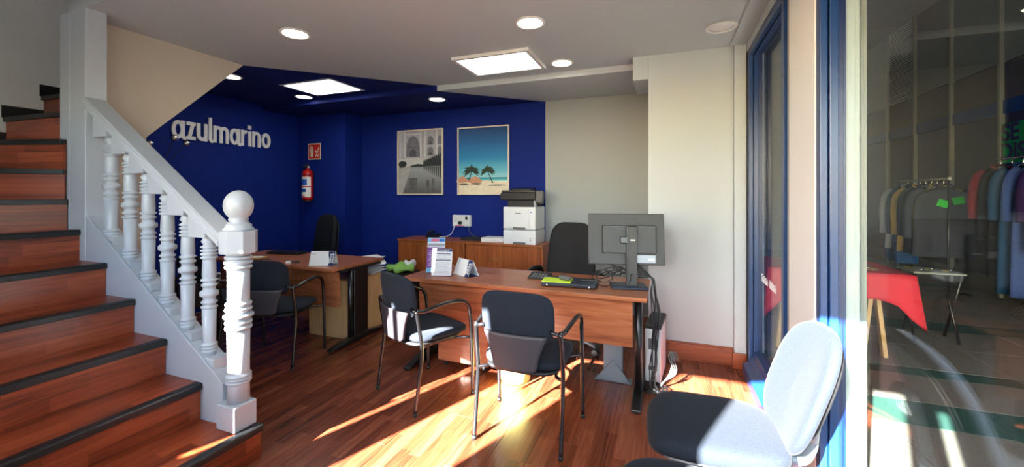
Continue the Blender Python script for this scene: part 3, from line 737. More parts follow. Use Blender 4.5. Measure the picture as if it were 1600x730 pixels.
# ================================================================ ON THE WALLS
def poster(x0, x1, z0, z1, label, build):
    t = thing('framed_poster', label, 'picture', ((x0+x1)/2, 4.78, (z0+z1)/2))
    w, h = x1-x0, z1-z0; b = 0.016
    fr = MB().bx(-w/2, w/2, -0.028, -0.001, h/2-b, h/2).bx(-w/2, w/2, -0.028, -0.001, -h/2, -h/2+b).bx(-w/2, -w/2+b, -0.028, -0.001, -h/2+b, h/2-b).bx(w/2-b, w/2, -0.028, -0.001, -h/2+b, h/2-b)
    part('picture_frame', fr, 'frame', t, bevel=0.002)
    part('backing', MB().bx(-w/2+0.01, w/2-0.01, -0.012, -0.001, -h/2+0.01, h/2-0.01), 'paper', t)
    build(t, w-2*b, h-2*b)
def layer(i): return lambda u, v: (u, -0.0125-0.0004*i, v)
def grad(name, stops, axis=2):
    m, t, b = newmat(name); tc = t.nodes.new('ShaderNodeTexCoord'); sp = t.nodes.new('ShaderNodeSeparateXYZ')
    t.links.new(tc.outputs['Generated'], sp.inputs[0]); r = t.nodes.new('ShaderNodeValToRGB'); e = r.color_ramp.elements
    e[0].position = stops[0][0]; e[0].color = lin(*stops[0][1]); e[1].position = stops[-1][0]; e[1].color = lin(*stops[-1][1])
    for p, c in stops[1:-1]: x = e.new(p); x.color = lin(*c)
    t.links.new(sp.outputs[axis], r.inputs['Fac']); t.links.new(r.outputs['Color'], b.inputs['Base Color']); b.inputs['Roughness'].default_value = 0.6
    return m
def ink(rgb, vary=0.1, scale=30): return plain('ink', rgb, 0.6, vary=vary, scale=scale)
def blob(cx, cz, rx, rz, n=16, j=0.15, rnd=random): return [(cx+rx*math.cos(2*PI*i/n)*(1+rnd.uniform(-j, j)), cz+rz*math.sin(2*PI*i/n)*(1+rnd.uniform(-j, j))) for i in range(n)]
def arch(cx, z0, w, h, n=8):
    s = h-w*0.75
    p = [(cx-w/2, z0), (cx+w/2, z0), (cx+w/2, z0+s)]
    p += [(cx+w/2*math.cos(PI*i/n), z0+s+w*0.75*math.sin(PI*i/n)**0.8) for i in range(1, n)]
    return p+[(cx-w/2, z0+s)]
def rect(x0, x1, z0, z1): return [(x0, z0), (x1, z0), (x1, z1), (x0, z1)]
def beach(t, w, h):
    P = lambda u, v: ((u-0.5)*w, (v-0.5)*h)
    Q = lambda pts: [P(*p) for p in pts]
    part('printed_sky', MB().flat(Q(rect(0, 1, 0.24, 1)), layer(0)), grad('beach_sky', [(0, (150, 206, 214)), (0.15, (96, 182, 206)), (0.4, (26, 128, 182)), (0.7, (8, 92, 152)), (1, (4, 62, 116))]), t)
    part('printed_sea', MB().flat(Q(rect(0, 1, 0.19, 0.245)), layer(1)), grad('beach_sea', [(0, (140, 214, 204)), (0.6, (60, 160, 176)), (1, (20, 104, 140))]), t)
    part('printed_sand', MB().flat(Q([(0, 0), (1, 0), (1, 0.17), (0.6, 0.20), (0.3, 0.19), (0, 0.17)]), layer(2)), ink((226, 214, 190), 0.08, 25), t)
    rn = random.Random(3); pm = MB()
    for cx, cz, R, tx, tz in ((0.27, 0.335, 0.19, 0.20, 0.18), (0.60, 0.335, 0.155, 0.70, 0.16)):
        pm.flat(Q([(tx-0.012, tz), (tx+0.012, tz), (cx+0.008, cz), (cx-0.008, cz)]), layer(3))
        for k in range(15):
            a = -0.5+k*(PI+1.0)/14; L = R*rn.uniform(0.8, 1.15); ex, ez = cx+L*math.cos(a), cz+L*0.62*math.sin(a)-0.03*abs(math.cos(a))
            mx_, mz = (cx+ex)/2, (cz+ez)/2+0.025; nx, nz = -math.sin(a)*0.018, math.cos(a)*0.018
            pm.flat(Q([(cx, cz), (mx_+nx, mz+nz), (ex, ez), (mx_-nx, mz-nz)]), layer(3+(k % 3)*0.3))
    part('printed_palm', pm, ink((30, 52, 34), 0.3, 40), t)
    hm = MB()
    for cx, cz, R in ((0.08, 0.15, 0.14), (0.34, 0.145, 0.16)):
        hm.flat(Q([(cx-R, cz+0.03), (cx-R*0.7, cz+0.075), (cx-R*0.2, cz+0.115), (cx+R*0.1, cz+0.12), (cx+R*0.6, cz+0.085), (cx+R, cz+0.03), (cx+R*0.5, cz+0.02), (cx-R*0.5, cz+0.015)]), layer(6))
    part('printed_hut', hm, ink((196, 142, 112), 0.2, 60), t)
    dm = MB()
    for cx, cz, a, b in ((0.10, 0.145, 0.10, 0.018), (0.36, 0.15, 0.11, 0.016), (0.80, 0.125, 0.20, 0.010)): dm.flat(Q(blob(cx, cz, a, b, 14, 0.2, rn)), layer(5))
    part('printed_shade', dm, ink((112, 108, 92), 0.3, 60), t)
def palace(t, w, h):
    P = lambda u, v: ((u-0.5)*w, (v-0.5)*h)
    Q = lambda pts: [P(*p) for p in pts]
    part('printed_stone', MB().flat(Q(rect(0, 1, 0.56, 1)), layer(0)), ink((166, 166, 172), 0.10, 12), t)
    m = MB()
    for x in (0.02, 0.13, 0.50, 0.60, 0.86): m.flat(Q(rect(x, x+0.035, 0.58, 1)), layer(1))
    m.flat(Q(rect(0.16, 0.52, 0.94, 0.96)), layer(1))
    part('printed_pilaster', m, ink((196, 196, 200), 0.05), t)
    ai = ink((108, 110, 118), 0.2, 14)
    part('printed_arch', MB().flat(Q(arch(0.34, 0.585, 0.32, 0.335)), layer(2)), ai, t)
    for cx, aw in ((0.74, 0.14), (0.95, 0.09)):
        for z in (0.60, 0.77): part('printed_arch', MB().flat(Q(arch(cx, z, aw, 0.14)), layer(2)), ai, t)
    m = MB(); m.flat(Q(arch(0.34, 0.585, 0.16, 0.13)), layer(3)); m.flat(Q(rect(0.22, 0.46, 0.735, 0.745)), layer(3))
    for cx in (0.74,):
        for z in (0.60, 0.77): m.flat(Q(arch(cx, z, 0.06, 0.06)), layer(3))
    part('printed_doorway', m, ink((76, 78, 86), 0.2, 14), t)
    part('printed_haze', MB().flat(Q(rect(0, 1, 0.44, 0.565)), layer(1)), ink((190, 190, 188), 0.06, 8), t)
    part('printed_pool', MB().flat(Q(rect(0, 1, 0, 0.45)), layer(0)), grad('pool_grad', [(0, (84, 82, 82)), (0.5, (128, 132, 132)), (0.85, (150, 156, 156)), (1, (130, 138, 136))]), t)
    m = MB(); m.flat(Q([(0, 0), (0.10, 0), (0.30, 0.44), (0, 0.44)]), layer(1)); part('printed_path', m, ink((170, 168, 164), 0.12, 20), t)
    rn = random.Random(5); m = MB()
    m.flat(Q(blob(0.09, 0.47, 0.10, 0.055, 14, 0.15, rn)), layer(3))
    for i in range(9):
        x = 0.60+i*0.045; z = 0.50+i*0.012
        m.flat(Q([(x-0.026, 0.43), (x+0.026, 0.43), (x+0.024, z+0.01), (x, z+0.05), (x-0.022, z+0.01)]), layer(3+0.1*i))
        m.flat(Q([(x-0.018, 0.42), (x+0.018, 0.42), (x+0.012, 0.40-i*0.016), (x, 0.36-i*0.018), (x-0.012, 0.40-i*0.016)]), layer(3+0.1*i))
    m.flat(Q([(0.25, 0.425), (0.62, 0.425), (0.6, 0.46), (0.45, 0.475), (0.3, 0.45)]), layer(2))
    part('printed_tree', m, ink((34, 42, 44), 0.3, 30), t)
    m = MB()
    for x, z0, z1, ww in ((0.34, 0.03, 0.25, 0.20), (0.68, 0.03, 0.22, 0.07), (0.80, 0.03, 0.24, 0.06)): m.flat(Q(rect(x-ww/2, x+ww/2, z0, z1)), layer(1))
    part('printed_reflection', m, ink((96, 94, 94), 0.25, 20), t)
poster(-3.585, -2.838, 1.378, 2.292, 'pale framed poster of a white arched palace and a long pool', palace)
poster(-2.612, -1.868, 1.378, 2.278, 'pale framed poster of palm trees and thatched huts under blue sky', beach)

# ---- raised lettering on the navy wall
t = thing('wall_lettering', 'white raised lowercase letters on the navy wall', 'sign', (-5.12, 2.785, 2.015))
XH, SW = 0.205, 0.040
SN = 0
def stroke(mb, pts, w=SW):
    """flat ribbon of constant width along a 2D line, standing 2-4 cm off the wall"""
    P = [Vector(p) for p in pts]; L = []; R_ = []
    for i, p in enumerate(P):
        d = (P[min(i+1, len(P)-1)]-P[max(i-1, 0)]).normalized() if (P[0]-P[-1]).length > 1e-6 or 0 < i < len(P)-1 else (P[1]-P[-2]).normalized(); n = Vector((-d.y, d.x))*w/2
        L.append(p+n); R_.append(p-n)
    global SN
    SN = (SN+1) % 7; f = 0.020+0.0006*SN; n = len(P); closed = (P[0]-P[-1]).length < 1e-6; m = n-1 if closed else n
    vs = []
    for i in range(m): vs += [(0.006, *L[i]), (f, *L[i]), (f, *R_[i]), (0.006, *R_[i])]
    fs = []
    for i in range(n-1):
        a, b = 4*i, 4*((i+1) % m)
        fs += [(a+k, b+k, b+(k+1) % 4, a+(k+1) % 4) for k in range(4)]
    if not closed: fs += [(0, 1, 2, 3), tuple(4*(m-1)+k for k in (3, 2, 1, 0))]
    mb.add(vs, fs)
def arc(cx, cz, rx, rz, a0, a1, n=18): return [(cx+rx*math.cos(math.radians(a0+(a1-a0)*i/n)), cz+rz*math.sin(math.radians(a0+(a1-a0)*i/n))) for i in range(n+1)]
h2 = SW/2
def L_a(mb, w): stroke(mb, arc(w/2-0.005, XH/2, w/2-h2-0.003, XH/2-h2, 0, 360, 28)); stroke(mb, [(w-h2-0.004, XH), (w-h2-0.004, 0.03), (w-h2+0.006, 0.012), (w+0.014, 0.008)])
def L_z(mb, w): stroke(mb, [(0, XH-h2), (w, XH-h2)]); stroke(mb, [(w-0.03, XH-h2), (0.03, h2)]); stroke(mb, [(0, h2), (w, h2)])
def L_u(mb, w): stroke(mb, [(h2, XH), (h2, 0.075)]+arc(w/2, 0.075, w/2-h2, 0.075-h2, 180, 360, 14)+[(w-h2, XH)]); stroke(mb, [(w-h2, XH), (w-h2, 0)])
def L_l(mb, w): stroke(mb, [(h2, 0.292), (h2, 0.03), (h2+0.012, 0.014), (w+0.012, 0.008)])
def L_m(mb, w):
    stroke(mb, [(h2, XH), (h2, 0)])
    q = (w-SW)/2
    for k in (0, 1):
        c = h2+q*k+q/2; stroke(mb, arc(c, XH-0.062, q/2, 0.062-h2, 180, 0, 12)+[(c+q/2, 0)])
def L_n(mb, w): stroke(mb, [(h2, XH), (h2, 0)]); stroke(mb, arc(w/2, XH-0.07, w/2-h2, 0.07-h2, 180, 0, 12)+[(w-h2, 0)])
def L_r(mb, w): stroke(mb, [(h2, XH), (h2, 0)]); stroke(mb, arc(w*0.78, XH-0.085, w*0.78-h2, 0.085-h2, 180, 70, 10))
def L_i(mb, w): stroke(mb, [(h2, XH*0.97), (h2, 0)]); stroke(mb, [(h2, 0.222), (h2, 0.27)], 0.05)
def L_o(mb, w): stroke(mb, arc(w/2, XH/2, w/2-h2, XH/2-h2, 0, 360, 28))
y = 0.0
for fn, w in ((L_a, 0.142), (L_z, 0.103), (L_u, 0.126), (L_l, 0.044), (L_m, 0.196), (L_a, 0.142), (L_r, 0.088), (L_i, 0.044), (L_n, 0.126), (L_o, 0.142)):
    mb = MB(); fn(mb, w); mb.v = [(v[0], v[1]*0.92+y, v[2]) for v in mb.v]
    for zz in (0.03, XH-0.03): mb.cyl((0, y+h2*0.92, zz), (0.008, y+h2*0.92, zz), 0.006, 0.006, 6)
    part('letter', mb, 'lettering', t)
    y += w*0.92+0.0135

# ---- fire extinguisher and its sign
t = thing('fire_sign', 'red and cream fire extinguisher sign above the extinguisher', 'sign', (-4.805, 4.44, 2.012))
part('plate', MB().bx(-0.122, 0.122, -0.004, 0, -0.118, 0.118), 'cream', t, bevel=0.001)
fl_ = lambda u, v: (u, -0.0046, v)
fl2 = lambda u, v: (u, -0.0050, v)
part('red_field', MB().flat(rect(-0.108, 0.108, -0.104, 0.104), fl_), 'signred', t)
ex = MB().flat(rect(-0.075, -0.022, -0.082, 0.03), fl2).flat(blob(-0.048, 0.034, 0.026, 0.022, 12, 0), fl2).flat(rect(-0.058, -0.038, 0.05, 0.072), fl2).flat([(-0.075, 0.082), (-0.02, 0.066), (-0.02, 0.056), (-0.075, 0.07)], fl2).flat([(-0.085, 0.06), (-0.06, 0.072), (-0.06, 0.06), (-0.078, 0.05), (-0.088, 0.0), (-0.095, 0.0)], fl2)
part('extinguisher_symbol', ex, 'cream', t)
fm = MB()
for x, z, s in ((0.03, -0.07, 1.0), (0.055, -0.02, 1.1), (0.08, 0.03, 0.9), (0.02, -0.01, 0.8), (0.07, -0.07, 0.8)):
    fm.flat([(x-0.016*s, z), (x+0.004*s, z-0.012*s), (x+0.018*s, z+0.012*s), (x+0.012*s, z+0.052*s), (x+0.002*s, z+0.022*s), (x-0.012*s, z+0.03*s)], fl2)
part('flame_symbol', fm, 'cream', t)
t = thing('fire_extinguisher', 'red fire extinguisher with blue and white label on the navy pier', 'extinguisher', (-4.845, 4.355, 1.30))
part('bracket', MB().bx(-0.03, 0.03, 0.070, 0.085, 0.30, 0.42).tube([(-0.078, 0.06, 0.36), (-0.082, 0, 0.36), (-0.055, -0.06, 0.36), (0, -0.082, 0.36), (0.055, -0.06, 0.36), (0.082, 0, 0.36), (0.078, 0.06, 0.36)], 0.004, 6, 4), 'black', t)
part('cylinder', MB().lathe([(0.06, 0.0), (0.072, 0.012), (0.0765, 0.03), (0.0765, 0.36), (0.07, 0.40), (0.045, 0.435), (0.024, 0.447), (0.022, 0.465)], (0, 0, 0), 28), 'red', t)
def band(z0, z1, a0, a1, r, n=14):
    mb = MB(); vs = []
    for i in range(n+1):
        a = math.radians(a0+(a1-a0)*i/n); vs += [(r*math.cos(a), r*math.sin(a), z0), (r*math.cos(a), r*math.sin(a), z1)]
    return mb.add(vs, [(2*i, 2*i+2, 2*i+3, 2*i+1) for i in range(n)], True)
part('label', band(0.045, 0.185, -200, -10, 0.0772), 'paper', t); part('label', band(0.20, 0.335, -200, -10, 0.0772), 'paper', t)
part('label_panel', band(0.115, 0.165, -190, -60, 0.0777), 'labelblue', t); part('label_panel', band(0.215, 0.30, -190, -50, 0.0777), 'labelblue', t)
part('label_panel', band(0.055, 0.066, -160, -70, 0.0777), 'signred', t); part('label_panel', band(0.312, 0.322, -160, -40, 0.0777), 'greyink', t)
part('valve', MB().cyl((0, 0, 0.462), (0, 0, 0.495), 0.018, 0.018, 14).box((0, -0.03, 0.51), (0.02, 0.10, 0.008), RX(0.25)).box((0, -0.03, 0.488), (0.018, 0.08, 0.006), RX(-0.2)), 'brass', t)
part('gauge', MB().cyl((0.018, -0.01, 0.478), (0.034, -0.014, 0.478), 0.014, 0.014, 14), 'offwhite', t)
part('hose', MB().tube([(-0.015, -0.01, 0.478), (-0.06, 0.0, 0.470), (-0.095, 0.01, 0.40), (-0.098, 0.015, 0.25), (-0.092, 0.01, 0.06)], 0.009, 8, 6), 'black', t)
part('base_ring', MB().lathe([(0.05, -0.03), (0.058, -0.03), (0.062, 0.0), (0.05, 0.0)], (0, 0, 0), 24), 'black', t)
# small socket low on the left wall
t = thing('wall_socket', 'white double socket low on the navy wall behind the balusters', 'socket', (-5.12, 3.28, 0.345))
part('plate', MB().bx(0, 0.012, -0.05, 0.05, -0.085, 0.085), 'offwhite', t, bevel=0.003)
for z in (-0.04, 0.04): part('socket', MB().lathe([(0.027, 0), (0.027, 0.004), (0.022, 0.004), (0.02, 0.001), (1e-5, 0.001)], (0.012, 0, z), 16, RY(PI/2)), 'greyplastic', t)

# ================================================================ CEILING LIGHTS
def downlight(x, y, z, label, lit=True):
    t = thing('downlight', label, 'ceiling light', (x, y, z), 0, 'round recessed ceiling spots')
    part('rim', MB().lathe([(0.088, 0.0), (0.106, -0.001), (0.108, -0.006), (0.098, -0.012), (0.088, -0.010), (0.084, -0.004)], (0, 0, 0), 32), 'rim', t)
    part('diffuser', MB().lathe([(1e-5, -0.008), (0.05, -0.008), (0.088, -0.006), (0.088, 0.0)], (0, 0, 0), 28), 'spot' if lit else 'lampoff', t)
    return t
for x, y, z, lb, lit in ((-2.594, 2.218, 2.6, 'round lit ceiling spot nearest the stairs', True), (-0.889, 2.668, 2.6, 'round lit ceiling spot in front of the rectangular panel at top centre', True),
                    (-0.889, 3.597, 2.6, 'round lit ceiling spot beside the white beam, right of the panel', True), (0.375, 3.234, 2.6, 'small dim ceiling spot by the white pier and window', False),
                    (-4.162, 2.792, 2.6, 'round lit spot in the navy ceiling at the slanted stair edge', True), (-4.191, 3.711, 2.6, 'round lit spot in the navy ceiling just behind the light panel', True),
                    (-2.584, 4.20, 2.541, 'round lit spot in the navy ceiling above the palace poster', True)):
    downlight(x, y, z, lb, lit)
def led_panel(x0, x1, y0, y1, z, label, drop):
    t = thing('led_panel', label, 'ceiling light', ((x0+x1)/2, (y0+y1)/2, z), 0, 'rectangular ceiling light panels')
    w, d = (x1-x0)/2, (y1-y0)/2; f = 0.035
    fr = MB().bx(-w-f, w+f, -d-f, -d, -drop, 0).bx(-w-f, w+f, d, d+f, -drop, 0).bx(-w-f, -w, -d, d, -drop, 0).bx(w, w+f, -d, d, -drop, 0)
    part('panel_frame', fr, 'rim', t, bevel=0.003)
    part('diffuser', MB().bx(-w, w, -d, d, -drop+0.004, -0.001), 'led', t)
led_panel(-1.735, -1.085, 3.14, 3.59, 2.6, 'bright rectangular light panel in the white ceiling', 0.03)
led_panel(-3.96, -3.30, 3.24, 3.70, 2.6, 'bright rectangular light panel in the navy ceiling', 0.006)

# ---- chrome ball lamp behind the stair railing
t = thing('ball_lamp', 'slim floor lamp with chrome ball heads on thin arms behind the railing', 'lamp', (-4.62, 2.44, 0))
part('lamp_base', MB().lathe([(0.14, 0), (0.14, 0.012), (0.13, 0.02), (0.02, 0.026), (0.012, 0.05)], (0, 0, 0), 28), 'chrome', t)
part('pole', MB().cyl((0, 0, 0.03), (0, 0, 1.66), 0.011, 0.011, 12), 'plastic', t)
for y_, z_, x_ in ((-0.115, 1.875, 0.02), (0.085, 1.955, 0.03), (0.205, 1.915, 0.01), (0.205, 1.48, 0.02), (-0.21, 1.485, 0.02)):
    p = Vector((x_, y_, z_)); a = Vector((0, 0, 1.62 if z_ > 1.6 else 1.40))
    am = part('lamp_arm', MB().tube([a, a+Vector((0, y_*0.3, (z_-a.z)*0.35)), p-Vector((0, y_*0.2, (z_-a.z)*0.15)), p], 0.0035, 6, 5), 'plastic', t)
    part('lamp_head', MB().sphere(p, 0.032, 20, 12), 'chrome', am)

# ================================================================ ON THE DESKS
DZ = DT
def calendar(loc, rz, label):
    t = thing('desk_calendar', label, 'calendar', loc, rz)
    w, d, h, k = 0.225, 0.055, 0.128, 0.0015
    # tent of card: front and back leaf
    a = math.atan2(d, h); L = math.hypot(d, h)
    part('front_leaf', MB().add([(-w/2, -d, 0), (w/2, -d, 0), (w/2, 0, h), (-w/2, 0, h), (-w/2, -d+0.002, 0), (w/2, -d+0.002, 0), (w/2, 0.002, h), (-w/2, 0.002, h)], BF), 'paper', t)
    part('back_leaf', MB().add([(-w/2, d, 0), (w/2, d, 0), (w/2, 0, h), (-w/2, 0, h), (-w/2, d-0.002, 0), (w/2, d-0.002, 0), (w/2, -0.002, h), (-w/2, -0.002, h)], BF), 'paper', t)
    part('floor_leaf', MB().bx(-w/2, w/2, -d, d, 0, 0.001), 'navy', t)
    fp = lambda u, v: (u, -d*(1-v/h)-0.0010, v)
    part('navy_band', MB().flat([(w/2-0.052, 0.001), (w/2-0.001, 0.001), (w/2-0.001, h-0.001), (w/2-0.063, h-0.001), (w/2-0.060, h*0.72), (w/2-0.048, h*0.45), (w/2-0.045, h*0.3)], fp), 'navy', t)
    me = text_mesh('2025', 0.048, 0.0003, 'CENTER', 0.0008); me.materials.clear(); me.materials.append(M['paper'])
    o = bpy.data.objects.new('year_print', me); COL.objects.link(o); o.parent = t
    R = Matrix.Rotation(PI/2-math.atan2(d, h), 4, 'X') @ Matrix.Rotation(PI/2, 4, 'Z')
    o.matrix_local = Matrix.Translation((w/2-0.024, -d*(1-0.5)-0.0022, h*0.5)) @ R
    part('small_print', MB().flat([(-w/2+0.012, h*0.8), (-w/2+0.05, h*0.8), (-w/2+0.05, h*0.83), (-w/2+0.012, h*0.83)], fp), 'greyink', t)
    return t
calendar((-2.985, 2.86, DZ), math.radians(24), 'white and navy tent calendar on the left desk')
calendar((-1.53, 2.93, DZ), math.radians(-30), 'white and navy tent calendar on the right desk beside the flyer stands')
def flyer_stand(loc, rz, w, h, label, build, lean=0.16):
    t = thing('flyer_stand', label, 'flyer stand', loc, rz)
    f = lambda u, v, d: (u, d-0.0+v*lean, v*math.cos(lean))
    part('acrylic_front', MB().prism(rect(-w/2-0.003, w/2+0.003, 0.004, h), -0.0035, -0.0015, f), 'acrylic', t)
    part('acrylic_back', MB().prism(rect(-w/2-0.003, w/2+0.003, 0.004, h), 0.0020, 0.0040, f), 'acrylic', t)
    part('acrylic_foot', MB().bx(-w/2-0.003, w/2+0.003, -0.004, 0.075, 0, 0.003), 'acrylic', t)
    part('flyer', MB().prism(rect(-w/2, w/2, 0.006, h-0.004), -0.0008, 0.0008, f), 'paper', t)
    build(t, w, h, lambda u, v: f(u, v, -0.0011), lambda u, v: f(u, v, -0.0013))
def fl_purple(t, w, h, f, g):
    part('purple_field', MB().flat(rect(-w/2, w/2, 0.045, h*0.72), f), 'purple', t)
    part('blue_field', MB().flat(rect(-w/2, w/2, 0.006, 0.045), f), 'lightblue', t)
    part('blue_header', MB().flat(rect(-w/2, w/2, h*0.86, h-0.005), f), 'lightblue', t)
    part('pink_header', MB().flat(rect(-w*0.30, w*0.16, h*0.885, h-0.012), g), 'pink', t)
    part('navy_header', MB().flat(rect(w*0.17, w*0.46, h*0.885, h-0.012), g), 'labelblue', t)
    part('grey_strip', MB().flat(rect(-w*0.48, w*0.48, h*0.74, h*0.83), g), 'greyink', t)
    m = MB()
    rn = random.Random(4)
    for i in range(9): m.flat(rect(-w*0.40+(i % 3)*0.008, -w*0.40+rn.uniform(0.03, 0.075), h*(0.20+i*0.053), h*(0.20+i*0.053)+0.004), g)
    part('white_print', m, 'paper', t)
def fl_white(t, w, h, f, g):
    part('navy_header', MB().flat(rect(-w/2, w/2, h*0.88, h-0.005), f), 'navy', t)
    m = MB(); rn = random.Random(9); x = -w*0.25
    while x < w*0.28: q = rn.uniform(0.005, 0.011); m.flat(rect(x, x+q, h*0.925, h*0.95), g); x += q+0.003
    part('header_print', m, 'paper', t)
    m = MB()
    for z in (0.79, 0.56): m.flat(rect(-w*0.43, w*0.43, h*z, h*z+0.006), f)
    part('bold_print', m, 'navy', t)
    m = MB()
    for i in range(13): 
        if i not in (8,): m.flat(rect(-w*0.43, w*(0.43-0.1*(i % 3)), h*(0.12+i*0.052), h*(0.12+i*0.052)+0.0022), g)
    part('fine_print', m, 'greyink', t)
flyer_stand((-1.805, 2.895, DZ), math.radians(17), 0.150, 0.300, 'tall purple and blue flyer in a clear stand on the right desk', fl_purple, 0.22)
flyer_stand((-1.685, 2.80, DZ), math.radians(14), 0.165, 0.225, 'white price sheet with navy header in a clear stand, front of the purple flyer', fl_white, 0.20)
# ---- laptop with pad and mouse
t = thing('laptop', 'closed dark laptop lying on the right desk under a lime pad', 'laptop', (-0.655, 2.905, DZ), math.radians(4))
part('laptop_base', MB().bx(-0.195, 0.195, -0.125, 0.125, 0.004, 0.017), 'plastic', t, bevel=0.005)
part('laptop_lid', MB().bx(-0.195, 0.195, -0.125, 0.125, 0.0175, 0.026), 'navyplastic', t, bevel=0.004)
for x in (-0.15, 0.15): part('hinge_dot', MB().cyl((x, -0.125, 0.014), (x, -0.1275, 0.014), 0.006, 0.006, 12), 'lampoff', t)
for x in (-0.16, 0.16):
    for y in (-0.1, 0.1): part('rubber_foot', MB().cyl((x, y, 0), (x, y, 0.005), 0.008, 0.008, 10), 'black', t)
solo('lime_notepad', MB().bx(-0.105, 0.105, -0.07, 0.07, 0, 0.006).box((0.02, 0.01, 0.0065), (0.13, 0.1, 0.001), RZ(0.15)), 'lime', 'lime yellow notepad lying on the closed laptop', 'notepad', loc=(-0.745, 2.875, DZ+0.026), rz=math.radians(6), bevel=0.001)
t = thing('computer_mouse', 'grey and black computer mouse on the lime notepad', 'mouse', (-0.69, 2.885, DZ+0.0325), math.radians(60))
part('mouse_body', MB().pad((0, 0, 0.017), (0.062, 0.108, 0.036), 0.8, 0.8, 28, 14), 'greyplastic', t)
part('scroll_wheel', MB().cyl((-0.004, 0.03, 0.030), (0.004, 0.03, 0.030), 0.008, 0.008, 14), 'black', t)
solo('small_remote', MB().bx(-0.05, 0.05, -0.02, 0.02, 0, 0.013), 'plastic', 'small black gadget resting on the right half of the laptop', 'device', loc=(-0.53, 2.93, DZ+0.026), rz=0.1, bevel=0.004)
t = thing('calculator', 'black desk calculator on the right desk left of the laptop', 'calculator', (-0.93, 3.045, DZ), math.radians(4))
part('body', MB().prism([(-0.075, 0), (0.075, 0), (0.075, 0.03), (-0.075, 0.014)], -0.085, 0.085, YZ), 'plastic', t, bevel=0.004)
ky = MB().box((0, 0, 0), (0.016, 0.013, 0.006)).data('key', 'greyplastic')
for i in range(4):
    for j in range(5): link('key', ky, t, (-0.05+j*0.025, -0.058+i*0.026, 0.018+i*0.0028))
part('display', MB().box((0, 0.056, 0.031), (0.13, 0.026, 0.002), RX(0.107)), 'black', t)
# ---- monitor
t = thing('monitor', 'dark grey monitor seen from behind on its stand at the right end of the desk', 'monitor', (-0.245, 2.955, DZ), math.radians(14))
part('stand_base', MB().bx(-0.125, 0.125, -0.075, 0.11, 0, 0.014), 'navyplastic', t, bevel=0.005)
col = part('stand_column', MB().bx(-0.010, 0.056, -0.028, 0.012, 0.01, 0.435), 'plastic2', t, bevel=0.005)
part('column_edge', MB().bx(-0.018, -0.010, -0.026, 0.012, 0.01, 0.435), 'black', col)
part('badge', MB().bx(0.006, 0.040, -0.0295, -0.028, 0.335, 0.343), 'lampoff', col)
part('cable_clip', MB().bx(0.0, 0.046, -0.040, -0.028, 0.02, 0.05).bx(0.008, 0.022, -0.045, -0.028, 0.05, 0.10), 'black', col, bevel=0.002)
tilt = math.radians(-7)
Rm = RX(tilt)
def mbx(mb, x0, x1, y0, y1, z0, z1):
    c = Vector(((x0+x1)/2, (y0+y1)/2, (z0+z1)/2)); mb.box(Vector((-0.01, 0.05, 0.335))+Rm @ c, (x1-x0, y1-y0, z1-z0), Rm); return mb
part('screen_back', mbx(MB(), -0.265, 0.265, -0.012, 0.012, -0.18, 0.185), 'plastic2', t, bevel=0.004)
part('bezel', mbx(MB(), -0.268, 0.268, 0.012, 0.022, -0.183, 0.188), 'black', t, bevel=0.003)
part('electronics_bulge', mbx(MB(), -0.17, 0.205, -0.045, -0.012, -0.10, 0.10), 'plastic2', t, bevel=0.008)
part('vent_slot', mbx(MB(), -0.16, 0.195, -0.0465, -0.045, 0.087, 0.094), 'black', t)
part('pivot', mbx(MB(), -0.05, 0.03, -0.075, -0.045, -0.03, 0.02), 'black', t, bevel=0.006)
part('port_panel', mbx(MB(), 0.07, 0.20, -0.02, -0.012, -0.165, -0.11), 'silverplastic', t, bevel=0.002)
part('rating_label', mbx(MB(), 0.15, 0.19, -0.0215, -0.02, -0.15, -0.135), 'lampoff', t)
# ---- cords
rn = random.Random(11)
mb = MB()
for k in range(5):
    c = Vector((-0.44+0.03*k, 3.05+0.012*k, DZ+0.01+0.012*k)); P = []
    for i in range(9): a = 2*PI*i/9; P.append(c+Vector((0.07*math.cos(a)+rn.uniform(-.015, .015), 0.035*math.sin(a), 0.035+0.035*math.sin(a+k)+rn.uniform(0, .01))))
    mb.tube(P, 0.0035, 6, 4, True)
solo('coiled_cord', mb, 'black', 'tangle of black cord lying on the desk left of the monitor stand', 'cord')
LAP = [o for o in COL.objects if o.name == 'laptop'][0]
MON = [o for o in COL.objects if o.name == 'monitor'][0]
wpart('cord', MB().tube([(-0.46, 2.92, DZ+0.012), (-0.42, 2.90, DZ+0.006), (-0.38, 2.93, DZ+0.006), (-0.36, 2.99, DZ+0.02), (-0.37, 3.03, DZ+0.04)], 0.003, 6, 6), 'black', LAP)
wpart('cord', MB().tube([(-0.37, 3.0, 0.945), (-0.37, 2.99, 0.90), (-0.34, 3.0, 0.86), (-0.30, 3.02, 0.82), (-0.315, 3.04, 0.79)], 0.0035, 6, 6), 'black', MON)
mb = MB()
for k in range(6):
    o = Vector((0.006*k-0.005, 0.012*(k % 3), 0))
    P = [(-0.19, 2.985, 0.90-0.02*k), (-0.09, 2.99, 0.80), (-0.085+rn.uniform(-.01, .01), 2.98, 0.70), (-0.075+rn.uniform(-.015, .015), 2.98, 0.55), (-0.08+rn.uniform(-.015, .015), 2.98, 0.38), (-0.09+rn.uniform(-.02, .02), 2.96, 0.2), (-0.085+rn.uniform(-.03, .03), 2.94, 0.05), (-0.05+rn.uniform(-.08, .08), 2.93, 0.012)]
    mb.tube([Vector(p)+o*(0.3 if i < 2 else 1) for i, p in enumerate(P)], 0.0045, 6, 5)
solo('cable_bundle', mb, 'black', 'bundle of black cables hanging off the right end of the desk', 'cable')
mb = MB()
